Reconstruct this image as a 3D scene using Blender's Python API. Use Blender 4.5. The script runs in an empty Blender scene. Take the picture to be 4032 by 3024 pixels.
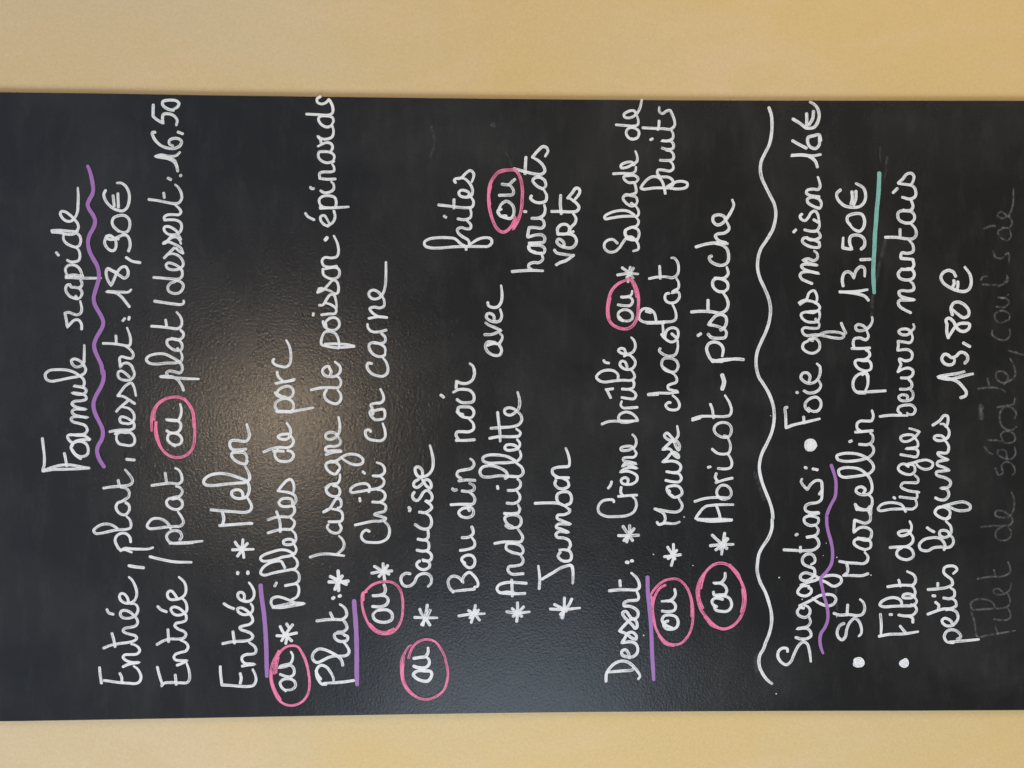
import bpy, bmesh, math, random
from mathutils import Matrix, Vector, noise
random.seed(7)
S = bpy.context.scene
COL = S.collection

# ---------------------------------------------------------------- camera
D = 0.745                                   # metres from lens to the board
TILT = math.radians(1.39)                   # the phone looks slightly down
cam_d = bpy.data.cameras.new("camera")
cam_d.sensor_fit = 'HORIZONTAL'; cam_d.sensor_width = 36.0; cam_d.lens = 36.0*3046/4032
cam_d.clip_start = 0.01; cam_d.clip_end = 50
cam = bpy.data.objects.new("camera", cam_d); COL.objects.link(cam)
c_, s_ = math.cos(TILT), math.sin(TILT)
R = Vector((0, -s_, -c_)); U = Vector((1, 0, 0)); B = Vector((0, -c_, s_))
m = Matrix((R, U, B)).transposed().to_4x4(); m.translation = Vector((0, -D, 0))
cam.matrix_world = m                        # phone held sideways: picture right is down the wall
S.camera = cam

# ---------------------------------------------------------------- light
world = bpy.data.worlds.new("World"); S.world = world; world.use_nodes = True
bg = world.node_tree.nodes['Background']
_n = world.node_tree.nodes; _l = world.node_tree.links
_tc = _n.new('ShaderNodeTexCoord'); _sp = _n.new('ShaderNodeSeparateXYZ'); _rp = _n.new('ShaderNodeValToRGB')
_mr = _n.new('ShaderNodeMapRange'); _mr.inputs[1].default_value = -0.7; _mr.inputs[2].default_value = 0.9
_l.new(_tc.outputs['Generated'], _sp.inputs[0]); _l.new(_sp.outputs[2], _mr.inputs[0]); _l.new(_mr.outputs[0], _rp.inputs[0])
_rp.color_ramp.elements[0].color = (0.085, 0.070, 0.055, 1)      # dim warm floor and tables
_rp.color_ramp.elements[1].color = (0.36, 0.46, 0.66, 1)         # pale ceiling lit by daylight
_e = _rp.color_ramp.elements.new(0.45); _e.color = (0.15, 0.155, 0.17, 1)
_l.new(_rp.outputs[0], bg.inputs[0]); bg.inputs[1].default_value = 1.0
S.view_settings.view_transform = 'Standard'; S.view_settings.look = 'None'
S.view_settings.exposure = 0.0; S.view_settings.gamma = 1.0

def area(name, loc, target, w, h, energy, color, shape='RECTANGLE'):
    l = bpy.data.lights.new(name, 'AREA'); l.shape = shape; l.size = w; l.size_y = h
    l.energy = energy; l.color = color
    o = bpy.data.objects.new(name, l); COL.objects.link(o); o.location = loc
    d = Vector(target) - Vector(loc); o.rotation_euler = d.to_track_quat('-Z', 'Y').to_euler()
    return o
# window to the left of the person, ceiling spotlight above and behind, added fills far left and low right
area("window_light", (-1.62, -2.25, -0.10), (0, 0, 0), 1.3, 1.1, 14.5, (0.66, 0.82, 1.0))
area("side_fill_light", (-3.0, -1.9, 0.3), (0, 0, 0), 1.2, 1.6, 136, (0.86, 0.93, 1.0))  # added grazing fill to brighten the wall, clear of the board's reflection
area("ceiling_spotlight", (-0.145, -2.2, 0.79), (0, 0, 0.15), 0.22, 0.22, 5.6, (1.0, 0.78, 0.54), 'DISK')
area("warm_fill_light", (1.9, -1.3, -1.1), (0, 0, -0.2), 1.0, 1.2, 34, (1.0, 0.77, 0.48))  # added warm fill, brightens the wall towards its lower right

# ---------------------------------------------------------------- materials
def mat(name):
    m = bpy.data.materials.new(name); m.use_nodes = True
    nt = m.node_tree; nt.nodes.clear()
    out = nt.nodes.new('ShaderNodeOutputMaterial')
    return m, nt, out
def N(nt, t, **kw):
    n = nt.nodes.new(t)
    for k, v in kw.items():
        if k.startswith('i_'):
            key = k[2:].replace('_', ' ')
            n.inputs[int(key) if key.isdigit() else key].default_value = v
        else: setattr(n, k, v)
    return n
def ramp(nt, stops, src):
    r = N(nt, 'ShaderNodeValToRGB'); e = r.color_ramp.elements
    while len(e) > 1: e.remove(e[-1])
    e[0].position, e[0].color = stops[0]
    for p, c in stops[1:]:
        x = e.new(p); x.color = c
    nt.links.new(src, r.inputs[0]); return r
def noise_tex(nt, vec, scale, detail=3, rough=0.5, dist=0.0):
    n = N(nt, 'ShaderNodeTexNoise'); n.inputs['Scale'].default_value = scale
    n.inputs['Detail'].default_value = detail; n.inputs['Roughness'].default_value = rough
    n.inputs['Distortion'].default_value = dist
    nt.links.new(vec, n.inputs['Vector']); return n
def mapping(nt, vec, scale=(1,1,1), loc=(0,0,0), rot=(0,0,0)):
    n = N(nt, 'ShaderNodeMapping'); n.inputs['Scale'].default_value = scale
    n.inputs['Location'].default_value = loc; n.inputs['Rotation'].default_value = rot
    nt.links.new(vec, n.inputs['Vector']); return n.outputs[0]
def mixc(nt, fac, a, b, blend='MIX'):
    n = N(nt, 'ShaderNodeMix', data_type='RGBA', blend_type=blend)
    if isinstance(fac, float): n.inputs[0].default_value = fac
    else: nt.links.new(fac, n.inputs[0])
    for s, v in ((6, a), (7, b)):
        if isinstance(v, tuple): n.inputs[s].default_value = v
        else: nt.links.new(v, n.inputs[s])
    return n.outputs[2]
def math_(nt, op, a, b=None, clamp=False):
    n = N(nt, 'ShaderNodeMath', operation=op, use_clamp=clamp)
    for i, v in enumerate((a, b)):
        if v is None: continue
        if isinstance(v, (int, float)): n.inputs[i].default_value = v
        else: nt.links.new(v, n.inputs[i])
    return n.outputs[0]

def board_material():
    m, nt, out = mat('blackboard_paint')
    tc = N(nt, 'ShaderNodeTexCoord').outputs['Object']
    p = N(nt, 'ShaderNodeBsdfPrincipled')
    # wiped chalk haze: broad patches, long wiping streaks along the writing direction
    patch = noise_tex(nt, tc, 7, 5, 0.6, 0.6)
    streak = noise_tex(nt, mapping(nt, tc, (16, 1, 60), rot=(0, 0.25, 0)), 1.0, 5, 0.7)
    fine = noise_tex(nt, tc, 420, 3, 0.7)
    h = math_(nt, 'MULTIPLY', ramp(nt, [(0.42, (0,0,0,1)), (0.75, (1,1,1,1))], patch.outputs[0]).outputs[0], 0.6)
    h2 = math_(nt, 'MULTIPLY', ramp(nt, [(0.5, (0,0,0,1)), (0.8, (1,1,1,1))], streak.outputs[0]).outputs[0], 0.5)
    h = math_(nt, 'ADD', h, h2, True)
    h = math_(nt, 'MULTIPLY', h, math_(nt, 'ADD', fine.outputs[0], 0.25), True)
    base = mixc(nt, h, (0.0085, 0.0086, 0.0088, 1), (0.046, 0.045, 0.043, 1))
    speck = noise_tex(nt, tc, 1100, 2, 0.8)
    base = mixc(nt, math_(nt, 'MULTIPLY', speck.outputs[0], 0.5), base, (0.022, 0.0216, 0.0212, 1))
    nt.links.new(base, p.inputs['Base Color'])
    rr = math_(nt, 'ADD', math_(nt, 'MULTIPLY', patch.outputs[0], 0.05), 0.195)
    nt.links.new(rr, p.inputs['Roughness'])
    p.inputs['Specular IOR Level'].default_value = 0.5
    # orange peel of rolled paint
    b1 = noise_tex(nt, tc, 400, 3, 0.55, 0.4)
    b2 = noise_tex(nt, tc, 60, 2, 0.5)
    hh = math_(nt, 'ADD', b1.outputs[0], math_(nt, 'MULTIPLY', b2.outputs[0], 0.25))
    bump = N(nt, 'ShaderNodeBump'); bump.inputs['Strength'].default_value = 1.0
    bump.inputs['Distance'].default_value = 0.00021
    nt.links.new(hh, bump.inputs['Height']); nt.links.new(bump.outputs[0], p.inputs['Normal'])
    nt.links.new(p.outputs[0], out.inputs[0]); return m

def wall_material():
    m, nt, out = mat('limewashed_wall_paint')
    tc = N(nt, 'ShaderNodeTexCoord').outputs['Object']
    p = N(nt, 'ShaderNodeBsdfPrincipled'); p.inputs['Roughness'].default_value = 0.62
    p.inputs['Specular IOR Level'].default_value = 0.35
    # rag-rolled paint patches; cool-to-warm light down the wall painted in as beige to mustard
    n1 = noise_tex(nt, mapping(nt, tc, (1.3, 1, 1.0), (0.35, 0, 0.1), (0, 0.5, 0)), 3.4, 4, 0.5, 0.9)
    n2 = noise_tex(nt, mapping(nt, tc, (3.0, 1, 1.2), (4, 0, 2)), 6.5, 5, 0.55, 1.0)
    n3 = noise_tex(nt, tc, 420, 4, 0.8)
    sepw = N(nt, 'ShaderNodeSeparateXYZ'); nt.links.new(tc, sepw.inputs[0])
    g = math_(nt, 'ADD', math_(nt, 'MULTIPLY', sepw.outputs[2], 0.55), math_(nt, 'MULTIPLY', n1.outputs[0], 1.1))
    col = mixc(nt, ramp(nt, [(0.38, (0,0,0,1)), (0.85, (1,1,1,1))], g).outputs[0],
               (0.585, 0.42, 0.18, 1), (0.57, 0.45, 0.27, 1))
    col = mixc(nt, ramp(nt, [(0.48, (0,0,0,1)), (0.70, (0.28,0.28,0.28,1))], n2.outputs[0]).outputs[0],
               col, (0.66, 0.47, 0.31, 1))
    col = mixc(nt, math_(nt, 'MULTIPLY', ramp(nt, [(0.35, (0,0,0,1)), (0.7, (1,1,1,1))], n3.outputs[0]).outputs[0], 0.30), col, (0.36, 0.27, 0.13, 1))
    nt.links.new(col, p.inputs['Base Color'])
    bump = N(nt, 'ShaderNodeBump'); bump.inputs['Strength'].default_value = 0.5
    bump.inputs['Distance'].default_value = 0.0005
    b = noise_tex(nt, tc, 380, 4, 0.6)
    nt.links.new(b.outputs[0], bump.inputs['Height']); nt.links.new(bump.outputs[0], p.inputs['Normal'])
    nt.links.new(p.outputs[0], out.inputs[0]); return m

def marker_material(name, color, opacity=1.0, dry=0.35, rough=0.5, streaks=5.0, film=0.16, lo=0.50):
    """Liquid chalk: UV.x runs across the stroke, UV.y along it in centimetres."""
    m, nt, out = mat(name)
    uv = N(nt, 'ShaderNodeUVMap'); uv.uv_map = 'stroke'
    tc = N(nt, 'ShaderNodeTexCoord').outputs['Object']
    sep = N(nt, 'ShaderNodeSeparateXYZ'); nt.links.new(uv.outputs[0], sep.inputs[0])
    st = noise_tex(nt, mapping(nt, uv.outputs[0], (streaks, 0.55, 1)), 1.0, 3, 0.6)
    blot = noise_tex(nt, tc, 28, 3, 0.6)             # where the pen ran dry
    grain = noise_tex(nt, tc, 700, 2, 0.6)
    d = math_(nt, 'ADD', math_(nt, 'MULTIPLY', st.outputs[0], 0.62), math_(nt, 'MULTIPLY', blot.outputs[0], 0.38))
    d = math_(nt, 'ADD', d, math_(nt, 'MULTIPLY', math_(nt, 'SUBTRACT', grain.outputs[0], 0.5), 0.25))
    gap = ramp(nt, [(lo, (0,0,0,1)), (lo+0.13, (1,1,1,1))], d).outputs[0]
    e = math_(nt, 'ABSOLUTE', math_(nt, 'SUBTRACT', sep.outputs[0], 0.5))
    inner = math_(nt, 'SUBTRACT', 1.0, math_(nt, 'MULTIPLY', math_(nt, 'SUBTRACT', e, 0.30), 6.0, True), True)
    gap = math_(nt, 'MULTIPLY', math_(nt, 'MULTIPLY', gap, inner), dry)
    body = math_(nt, 'SUBTRACT', opacity, math_(nt, 'MULTIPLY', inner, film))   # paint pools at the rim of the stroke
    alpha = math_(nt, 'MULTIPLY', body, math_(nt, 'SUBTRACT', 1.0, gap), True)
    p = N(nt, 'ShaderNodeBsdfPrincipled'); p.inputs['Roughness'].default_value = rough
    dark = tuple(v*0.86 for v in color[:3]) + (1,)
    c = mixc(nt, grain.outputs[0], color, dark)
    nt.links.new(c, p.inputs['Base Color']); nt.links.new(alpha, p.inputs['Alpha'])
    p.inputs['Specular IOR Level'].default_value = 0.3
    nt.links.new(p.outputs[0], out.inputs[0]); return m

def smudge_material(name='wiped_chalk_ghost', k=0.62):
    m, nt, out = mat(name)
    tc = N(nt, 'ShaderNodeTexCoord').outputs['Object']
    uv = N(nt, 'ShaderNodeUVMap'); uv.uv_map = 'stroke'
    sep = N(nt, 'ShaderNodeSeparateXYZ'); nt.links.new(uv.outputs[0], sep.inputs[0])
    e = math_(nt, 'ABSOLUTE', math_(nt, 'SUBTRACT', sep.outputs[0], 0.5))
    soft = math_(nt, 'SUBTRACT', 1.0, math_(nt, 'MULTIPLY', e, 2.0), True)
    n = noise_tex(nt, tc, 260, 4, 0.7); b = noise_tex(nt, tc, 40, 3, 0.6)
    a = math_(nt, 'MULTIPLY', ramp(nt, [(0.35, (0,0,0,1)), (0.75, (1,1,1,1))], n.outputs[0]).outputs[0], soft)
    a = math_(nt, 'MULTIPLY', a, math_(nt, 'MULTIPLY', b.outputs[0], k))
    p = N(nt, 'ShaderNodeBsdfPrincipled'); p.inputs['Base Color'].default_value = (0.5, 0.5, 0.5, 1)
    p.inputs['Roughness'].default_value = 0.8; nt.links.new(a, p.inputs['Alpha'])
    nt.links.new(p.outputs[0], out.inputs[0]); return m

M_BOARD = board_material(); M_WALL = wall_material()
M = {
 'w': marker_material('white_chalk_marker', (0.84, 0.84, 0.84, 1), 1.0, 0.66, film=0.17, lo=0.49),
 'p': marker_material('purple_chalk_marker', (0.37, 0.175, 0.46, 1), 0.90, 0.18, film=0.03, lo=0.52),
 'k': marker_material('pink_chalk_marker', (0.86, 0.22, 0.38, 1), 1.0, 0.72, streaks=8.0, film=0.08, lo=0.46),
 'g': marker_material('teal_chalk_marker', (0.22, 0.48, 0.42, 1), 0.93, 0.45, streaks=7.0, film=0.04, lo=0.50),
 'f': smudge_material(),
 's': smudge_material('faint_chalk_smudge', 0.20),
}

STROKES = [
 ('w',2.7,'Formule','-515,4279 -609,4268 -679,4260 -766,4260! -825,4276! -794,4195 -772,4109 -768,4022 -786,3919 -798,3837 / -827,4272 -812,4177 -809,4040 -805,3936 -802,3843 / -658,4072 -710,4061 -780,4050 / -710,3919 -680,3962 -636,3997 -601,4010 -562,3988 -544,3928 -571,3867 -627,3848 -671,3859 -690,3910 -671,3962 -618,4001 / -592,4001 -556,3984 -531,3919 -530,3840 / -527,3833 -492,3885 -488,3954 -481,4014 -492,4041 -522,4035 -557,3997 -540,3936 -549,3885 / -483,4022 -481,3945 -475,3885 -440,3857 -396,3876 -374,3936 -358,3992 -332,4010 -313,3988 -311,3919 -320,3850! -309,3919 -291,3979 -265,4001 -241,3979 -239,3919 -241,3867! -226,3936 -208,3984 -186,4001 -166,3979 -158,3910 -143,3867 -112,3874 -93,3919 -84,4001! -99,3936 -90,3885 -64,3866 -38,3885 -27,3928 -16,3988! -25,3936 -25,3898 6,3885 45,3893 84,3936 115,3988 134,4057 136,4143 128,4212 93,4250 49,4242 27,4203 36,4126 58,4022 75,3936 102,3885 137,3872 168,3883 198,3902 225,3936 238,3979 224,4005 190,3997 163,3966 168,3923 194,3893 255,3886 316,3885 370,3885'),
 ('w',2.7,'rapide','521,3910 569,3912 609,3941 606,3979 574,4014 539,4044! 604,4053 674,4067! 681,4031 665,3988 657,3954 674,3919 718,3909 788,3923 / 836,3966 809,3952! 818,3988 835,4022 875,4053 914,4059 940,4044 946,4018! 923,4010 917,3962 905,3928 866,3906 823,3923 805,3954 / 914,3936 932,3910 971,3910 984,3919 / 1010,4057 1010,3988 1006,3910 1006,3833 1007,3729 / 1025,4057 1036,3988 1023,3898 / 1023,3902 1084,3923 1119,3954 1132,3997 1123,4040 1093,4061 1058,4057 1023,4035 / 1176,4044 1161,4014 1161,3971 1176,3936 1215,3925 1268,3936 1298,3962 / 1248,4147 1223,4126 / 1298,3962 1316,3932 1364,3917 1407,3928 1433,3954 / 1298,3962 1311,4005 1337,4053 1372,4078 1411,4078 1429,4061 / 1455,4190 1460,4109 1451,4022 1447,3962! 1478,3941 1521,3945 1565,3979 1608,4022 1636,4065 1638,4100 1617,4109 1573,4087 1547,4048 1549,4005 1582,3971 1635,3949 1705,3943 1775,3941 1864,3945 / 1442,4186 1438,4117 1421,4040 1425,3979 1452,3945'),
 ('p',4.0,'wavy_underline','-785,3697 -728,3734 -671,3757 -628,3762 -584,3751 -532,3721 -488,3708 -427,3712 -366,3738 -296,3773 -226,3794 -173,3794 -112,3773 -42,3734 19,3708 80,3699 132,3705 89,3708 177,3721 246,3751 316,3781 369,3790 430,3773 500,3734 552,3708 596,3705 648,3725 709,3760 762,3785 814,3794 875,3781 945,3760 1006,3745 1068,3747 1129,3764 1190,3798 1251,3829 1312,3845 1373,3845 1434,3824 1461,3807 1514,3785 1557,3781 1610,3803 1662,3837 1705,3850 1753,3833 1802,3807 1845,3798 1898,3803 1968,3816 2029,3833 2070,3850'),
 ('w',2.7,'Entrée','-2695,3741 -2761,3735 -2844,3723 / -2818,3699 -2827,3634 -2840,3548 -2846,3470 -2850,3401 -2834,3367 -2791,3351 -2747,3362 -2707,3388 -2685,3419 / -2752,3550 -2789,3533 -2837,3531 / -2691,3522 -2667,3470 -2657,3410 -2651,3367! -2650,3427 -2641,3470 -2623,3505 -2597,3522 -2578,3505 -2575,3453 -2570,3393 -2541,3365 -2511,3375 -2484,3410 -2475,3444 / -2512,3705 -2487,3643 -2470,3557 -2459,3470 -2440,3410 -2419,3393 -2397,3406 -2383,3453 -2365,3505 -2348,3522 -2326,3505 -2316,3453 -2300,3401 -2266,3384 -2235,3393 -2204,3419 -2173,3453 -2155,3496 -2160,3535 -2190,3548 -2221,3527 -2230,3479 -2217,3427 -2187,3393 -2143,3380 -2108,3393 -2086,3427 / -2086,3427 -2090,3444 / -2373,3626 -2430,3609 -2500,3596 / -2145,3673 -2176,3656 -2190,3613 / -2077,3470 -2038,3479 -2002,3505 -1992,3535 -2013,3554 -2055,3544 -2081,3509 -2086,3462 -2069,3423 -2029,3397 -1977,3393 -1916,3410 -1867,3436 -1837,3466'),
 ('w',3.0,'comma','-1729,3466 -1740,3410 -1749,3328'),
 ('w',2.7,'plat','-1503,3449 -1460,3457 -1424,3492 -1420,3535 -1442,3578 -1485,3596 -1538,3578 -1577,3548 -1577,3505 -1601,3440 / -1586,3544 -1564,3505 -1569,3436 -1572,3349 -1570,3280 -1557,3239 / -1376,3574 -1350,3609 -1332,3660 -1334,3712 -1358,3764 -1392,3797 -1419,3781 -1419,3729 -1402,3652 -1387,3574 -1382,3488 -1368,3453 -1328,3446 -1285,3462 -1260,3488 / -1127,3496 -1153,3466 -1197,3462 -1240,3492 -1242,3531 -1214,3570 -1170,3587 -1131,3570 -1118,3535 -1100,3505 -1074,3470 -1030,3463 -995,3488 -982,3544 / -990,3704 -979,3634 -973,3557 -965,3479 -950,3444 -921,3431 -873,3453 -816,3501 / -915,3567 -969,3555'),
 ('w',2.8,'full_stop_mark','-716,3488 -723,3414'),
 ('w',2.6,'dessert','-475,3596 -458,3574 -462,3496! -462,3453 -497,3419 -541,3410 -576,3427 -586,3462 -580,3505 -567,3557 -523,3583 -479,3574 -462,3548 / -453,3645 -440,3574 -436,3505 -436,3453 -418,3419 -375,3419 -349,3444 -318,3496 -313,3539 -335,3552 -366,3539 -376,3496 -375,3453 -340,3419 -287,3419 -235,3462 -217,3527 / -261,3583 -235,3561 -156,3470 / -112,3570 -117,3522 -147,3470 -187,3410 / -112,3570 -69,3539 -16,3496 10,3444 -25,3419 -112,3399 / 67,3462 97,3492 124,3535 115,3564 71,3565 45,3539 36,3496 41,3453 71,3420 106,3414 141,3427 172,3440 199,3479 194,3518 159,3548! 194,3548 247,3552 260,3531 247,3479 247,3436 282,3423 325,3449 360,3496 / 386,3708 385,3643 379,3574 367,3505 365,3462 404,3449 465,3457 535,3483 / 458,3587 395,3584'),
 ('w',2.8,'colon','623,3505 601,3522 / 636,3462 614,3466'),
 ('w',2.8,'18_90','736,3463 780,3496 832,3539 867,3591 880,3678! 878,3609 874,3522 876,3470 898,3446 / 1059,3578 1081,3626 1098,3665 1068,3680 998,3669 937,3634! 989,3609 1059,3578 1108,3539 1117,3501 1077,3475 1029,3479 1007,3509 1029,3548 1072,3617 1094,3665 / 1204,3492 1169,3436 1156,3362 / 1265,3470 1313,3455 1375,3462 1414,3488 1418,3522 1396,3574 1374,3626 1382,3665 1404,3678! 1382,3686 1347,3695 1304,3678 1269,3634 1273,3604 1313,3587 1374,3596 1404,3634 1409,3665 / 1379,3565 1391,3609 1413,3643 1404,3678 / 1453,3561 1497,3609 1541,3624 1580,3609 1602,3561 1602,3505 1568,3466 1515,3457 1458,3475 1441,3509 1458,3565 / 1842,3686 1802,3702 1746,3686 1685,3634 1654,3574 1648,3522 1681,3483 1751,3463 1821,3466 1882,3496 1912,3539 1912,3578 / 1792,3615 1694,3604 / 1812,3570 1681,3565'),
 ('w',2.7,'Entrée','-2696,3198 -2766,3181 -2849,3155 / -2876,3159 -2850,3133 -2844,3072 -2848,2986 -2845,2916 -2812,2895 -2733,2899 -2663,2921 / -2772,3029 -2864,3020 / -2680,3012 -2667,2977 -2637,2916! -2636,2977 -2627,3029 -2601,3042 -2575,3025 -2558,2977 -2545,2929 -2506,2908 -2470,2925 -2437,2986 / -2481,3202 -2447,3142 -2430,3081 -2430,3003 -2422,2951 -2387,2927 -2356,2951 -2334,3003 -2303,3033 -2281,3020 -2269,2968 -2251,2929 -2208,2927 -2173,2951 -2137,2994 -2124,3042 -2141,3070 -2181,3055 -2203,3012 -2194,2960 -2164,2923 -2111,2921 -2067,2938 -2037,2973 / -2338,3098 -2456,3091 / -2118,3194 -2149,3163 -2170,3111 / -2050,3007 -2006,3033 -1972,3064 -1979,3094 -2014,3103 -2049,3081 -2054,3038 -2041,2977 -2006,2938 -1954,2927 -1892,2942 -1839,2994'),
 ('w',2.8,'slash','-1644,3267 -1671,3159 -1694,3038 -1699,2877'),
 ('w',2.7,'plat','-1486,2986 -1453,2967 -1409,2986 -1396,3029 -1409,3081 -1448,3111 -1488,3098 -1514,3064 -1513,2986 -1508,2882 -1498,2773 / -1516,3081 -1519,2986 -1515,2864 / -1378,3072 -1339,3090 -1299,3133 -1279,3194 -1286,3246 -1320,3280 -1355,3293 -1375,3271 -1375,3211 -1365,3133 -1357,3038 -1352,2977 -1317,2951 -1269,2968 -1217,3003 / -1098,3055 -1089,3003 -1120,2964 -1172,2968 -1194,3003 -1189,3055 -1154,3103 -1119,3111 -1093,3090! -1080,3038 -1067,2986 -1023,2961 -984,2986 -975,3020 / -966,3250 -953,3159 -944,3072 -951,3003 -927,2968 -875,2968 -822,2994 -800,3029 / -848,3123 -935,3111'),
 ('w',2.7,'ou','-592,3033 -559,3081 -524,3103 -480,3090 -467,3046 -485,2994 -524,2968 -568,2981 -581,3020 -572,3055 / -445,3111 -463,3081 -463,3020 -437,2986 -384,2977 -353,3003 -340,3120! -349,3055 -345,3003 -296,2977 -235,2973 -191,2984'),
 ('k',3.0,'circle','-362,3211 -445,3207 -533,3189 -611,3159 -660,3116 -695,3055 -699,2986 -678,2925 -629,2873 -568,2851 -463,2843 -358,2847 -270,2860 -191,2899 -143,2951 -123,3020 -134,3098 -169,3168 -226,3220 -296,3246 -375,3252 -445,3250 / -366,3207 -445,3215 -524,3202 -611,3163 / -340,3228 -270,3224 -200,3194 -152,3133 / -139,2942 -209,2890 -288,2860 -411,2854'),
 ('w',2.7,'plat','-60,2951 -16,2968 36,3003 67,3055 70,3172! 63,3072 52,2942 48,2808 / 70,3168 82,3107 106,3111 124,3090 119,3038 106,2986 133,2964 177,2968 208,2990 225,3012 256,3064 286,3133 286,3211 264,3280 234,3302 203,3280 190,3220 199,3116 203,3020 221,2973 265,2964 304,2977 / 339,3003 322,3025 343,3072 383,3107 418,3103 431,3064! 427,3020 409,2986 370,2964 326,2973 317,3012 / 435,3064 422,3012 440,2964 479,2951 514,2977 / 551,3254 546,3176 536,3090 529,3003 554,2973 606,2968 650,2986 685,3016 / 610,3120 553,3111'),
 ('w',2.9,'slash','789,3224 777,3142 764,3055 759,2968 777,2947 795,2951'),
 ('w',2.7,'dessert','974,3033 961,3072 925,3098 886,3090 864,3046 869,2994 904,2960 948,2955 978,2986 983,3038 / 1015,3233 1010,3159 1002,3072 1002,2994 1031,2964 1079,2964! 1114,2994 1144,3046 1153,3098 1131,3116 1101,3098 1088,3046 1097,2994 1132,2955 1175,2960 1219,2994 1241,3046 1236,3085 / 1201,3133 1245,3090 1298,3038 / 1337,3142 1354,3098 1333,3038 1298,2977 1250,2955 / 1293,3020 1263,2986 1247,2955 / 1345,3137 1368,3098 1398,3072 1399,3012! 1368,2986 1337,2975 / 1341,3124 1376,3090 1403,3046 / 1412,2994 1377,2977 / 1439,2999 1474,3038 1500,3090 1495,3129 1464,3133 1429,3098 1421,3046 1439,2994 1483,2970 1535,2977 1561,3020 1565,3081 1561,3129! 1587,3133 1609,3107 1614,3046 1614,2994 1640,2975 1675,2994 1710,3033 / 1757,3278 1748,3202 1731,3116 1719,3038 1728,2994 1772,2967 1833,2977 1876,3003 1898,3029 / 1819,3137 1775,3131'),
 ('w',2.8,'colon','1962,3098 1948,3072 / 1990,2977 1983,2981'),
 ('w',2.9,'16_50','2030,3007 2078,3016 2130,3038 2143,3072 2168,3220! 2182,3159 2169,3090 2178,3020 2209,2986 / 2177,3163 2152,3107 2121,3046 2069,3012 / 2398,3220 2396,3246 2365,3241 2313,3211 2269,3159 2248,3098 2246,3038 2271,2986 2310,2970 2336,2994 2340,3046 2322,3083 2287,3085 2270,3051 / 2402,3003 2385,2960 / 2658,3237 2549,3239! 2518,3202 2484,3143! 2523,3150 2567,3142 2576,3098 2559,3046 2516,3012 2467,3020 / 2607,3046 2620,3098 2655,3146 2690,3146 2703,3107 2699,3020 2673,2994 2638,3012 2616,3055'),
 ('w',2.8,'Entrée','-2697,2604 -2754,2602 -2872,2589! -2877,2510 -2885,2432 -2889,2345 -2879,2293 -2836,2267 -2783,2271 -2726,2297 / -2764,2415 -2808,2406 -2859,2415 / -2694,2397 -2684,2345 -2678,2276! -2673,2328 -2668,2371 -2641,2397 -2606,2397 -2585,2363 -2581,2310 -2572,2276 -2537,2265 -2502,2284 -2480,2315 -2467,2332 / -2478,2582 -2463,2510 -2457,2441 -2453,2363 -2436,2310 -2410,2295 -2379,2319 -2361,2363 -2343,2410 -2325,2419 -2308,2380 -2295,2328 -2265,2297 -2230,2302 -2199,2323 -2164,2354 -2137,2406 -2145,2441 -2176,2432 -2201,2389 -2199,2341 -2173,2302 -2129,2297 -2098,2315 / -2364,2484 -2474,2469 / -2096,2569 -2123,2528 -2145,2476 / -2063,2380 -2019,2376 -1992,2393 -1992,2428 -2023,2439 -2058,2415 -2076,2363 -2070,2319 -2037,2289 -1984,2284 -1931,2306 -1896,2332'),
 ('w',3.2,'colon','-1798,2438 -1811,2439 / -1794,2343 -1809,2343'),
 ('w',2.9,'asterisk','-1583,2489 -1580,2397 -1578,2289 / -1508,2463 -1543,2441 -1579,2397 -1658,2380 / -1487,2389 -1535,2393 -1588,2397 / -1522,2347 -1561,2380 -1644,2441'),
 ('w',2.9,'Melon','-1350,2610 -1340,2467 -1329,2302 / -1329,2336 -1332,2302 / -1227,2584 -1262,2573 -1297,2571 -1341,2582 / -1231,2580 -1270,2571 -1304,2571 / -1200,2693 -1209,2606 -1220,2467 -1225,2363 -1205,2319 -1166,2308 -1113,2332 -1091,2345 / -1074,2389 -1034,2397 -1012,2423 -1012,2467 -1034,2497 -1069,2489 -1091,2450 -1091,2397 -1074,2354 -1026,2332 -973,2332 -929,2354 -894,2432 -863,2528 -854,2615 -871,2702 -910,2754 -941,2761 -963,2736 -967,2658 -956,2554 -946,2441 -938,2363 -907,2328 -859,2332 -788,2367 / -736,2350 -762,2363 -758,2406 -727,2467 -683,2497 -657,2489 -652,2432 -657,2380 -692,2354 -745,2358 / -622,2363 -629,2432 -622,2493 -578,2515 -543,2502 -538,2450 -547,2397 -543,2354 -499,2328 -446,2336 -385,2354'),
 ('p',4.4,'underline','-1923,2221 -2002,2215 -2072,2206 -2187,2190 -2362,2175 -2538,2167 -2670,2164 -2793,2162'),
 ('w',2.7,'ou','-2935,1983 -2899,2023 -2855,2036 -2825,2005 -2821,1944 -2844,1901 -2892,1892 -2922,1927 -2926,1988 / -2776,2036 -2794,1988 -2799,1935 -2769,1905 -2716,1909 -2689,1944 -2702,1988 -2713,2049! -2697,2031 -2685,1988 -2672,1940 -2628,1918 -2593,1918 -2562,1934'),
 ('k',2.7,'circle','-2765,2092 -2688,2088 -2618,2066 -2548,2023 -2509,1970 -2501,1909 -2514,1866 -2585,1822 -2673,1787 -2761,1765 -2849,1756 -2955,1769 -3025,1813 -3063,1874 -3072,1944 -3053,2005 -3005,2058 -2916,2101 -2837,2123 -2758,2127 -2662,2106 -2583,2066 -2548,2049 / -2758,2075 -2671,2066 -2609,2053 / -2523,1857 -2611,1804 -2708,1774 -2796,1765 / -2741,2119 -2828,2114 -2925,2084 -3014,2031'),
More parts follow.
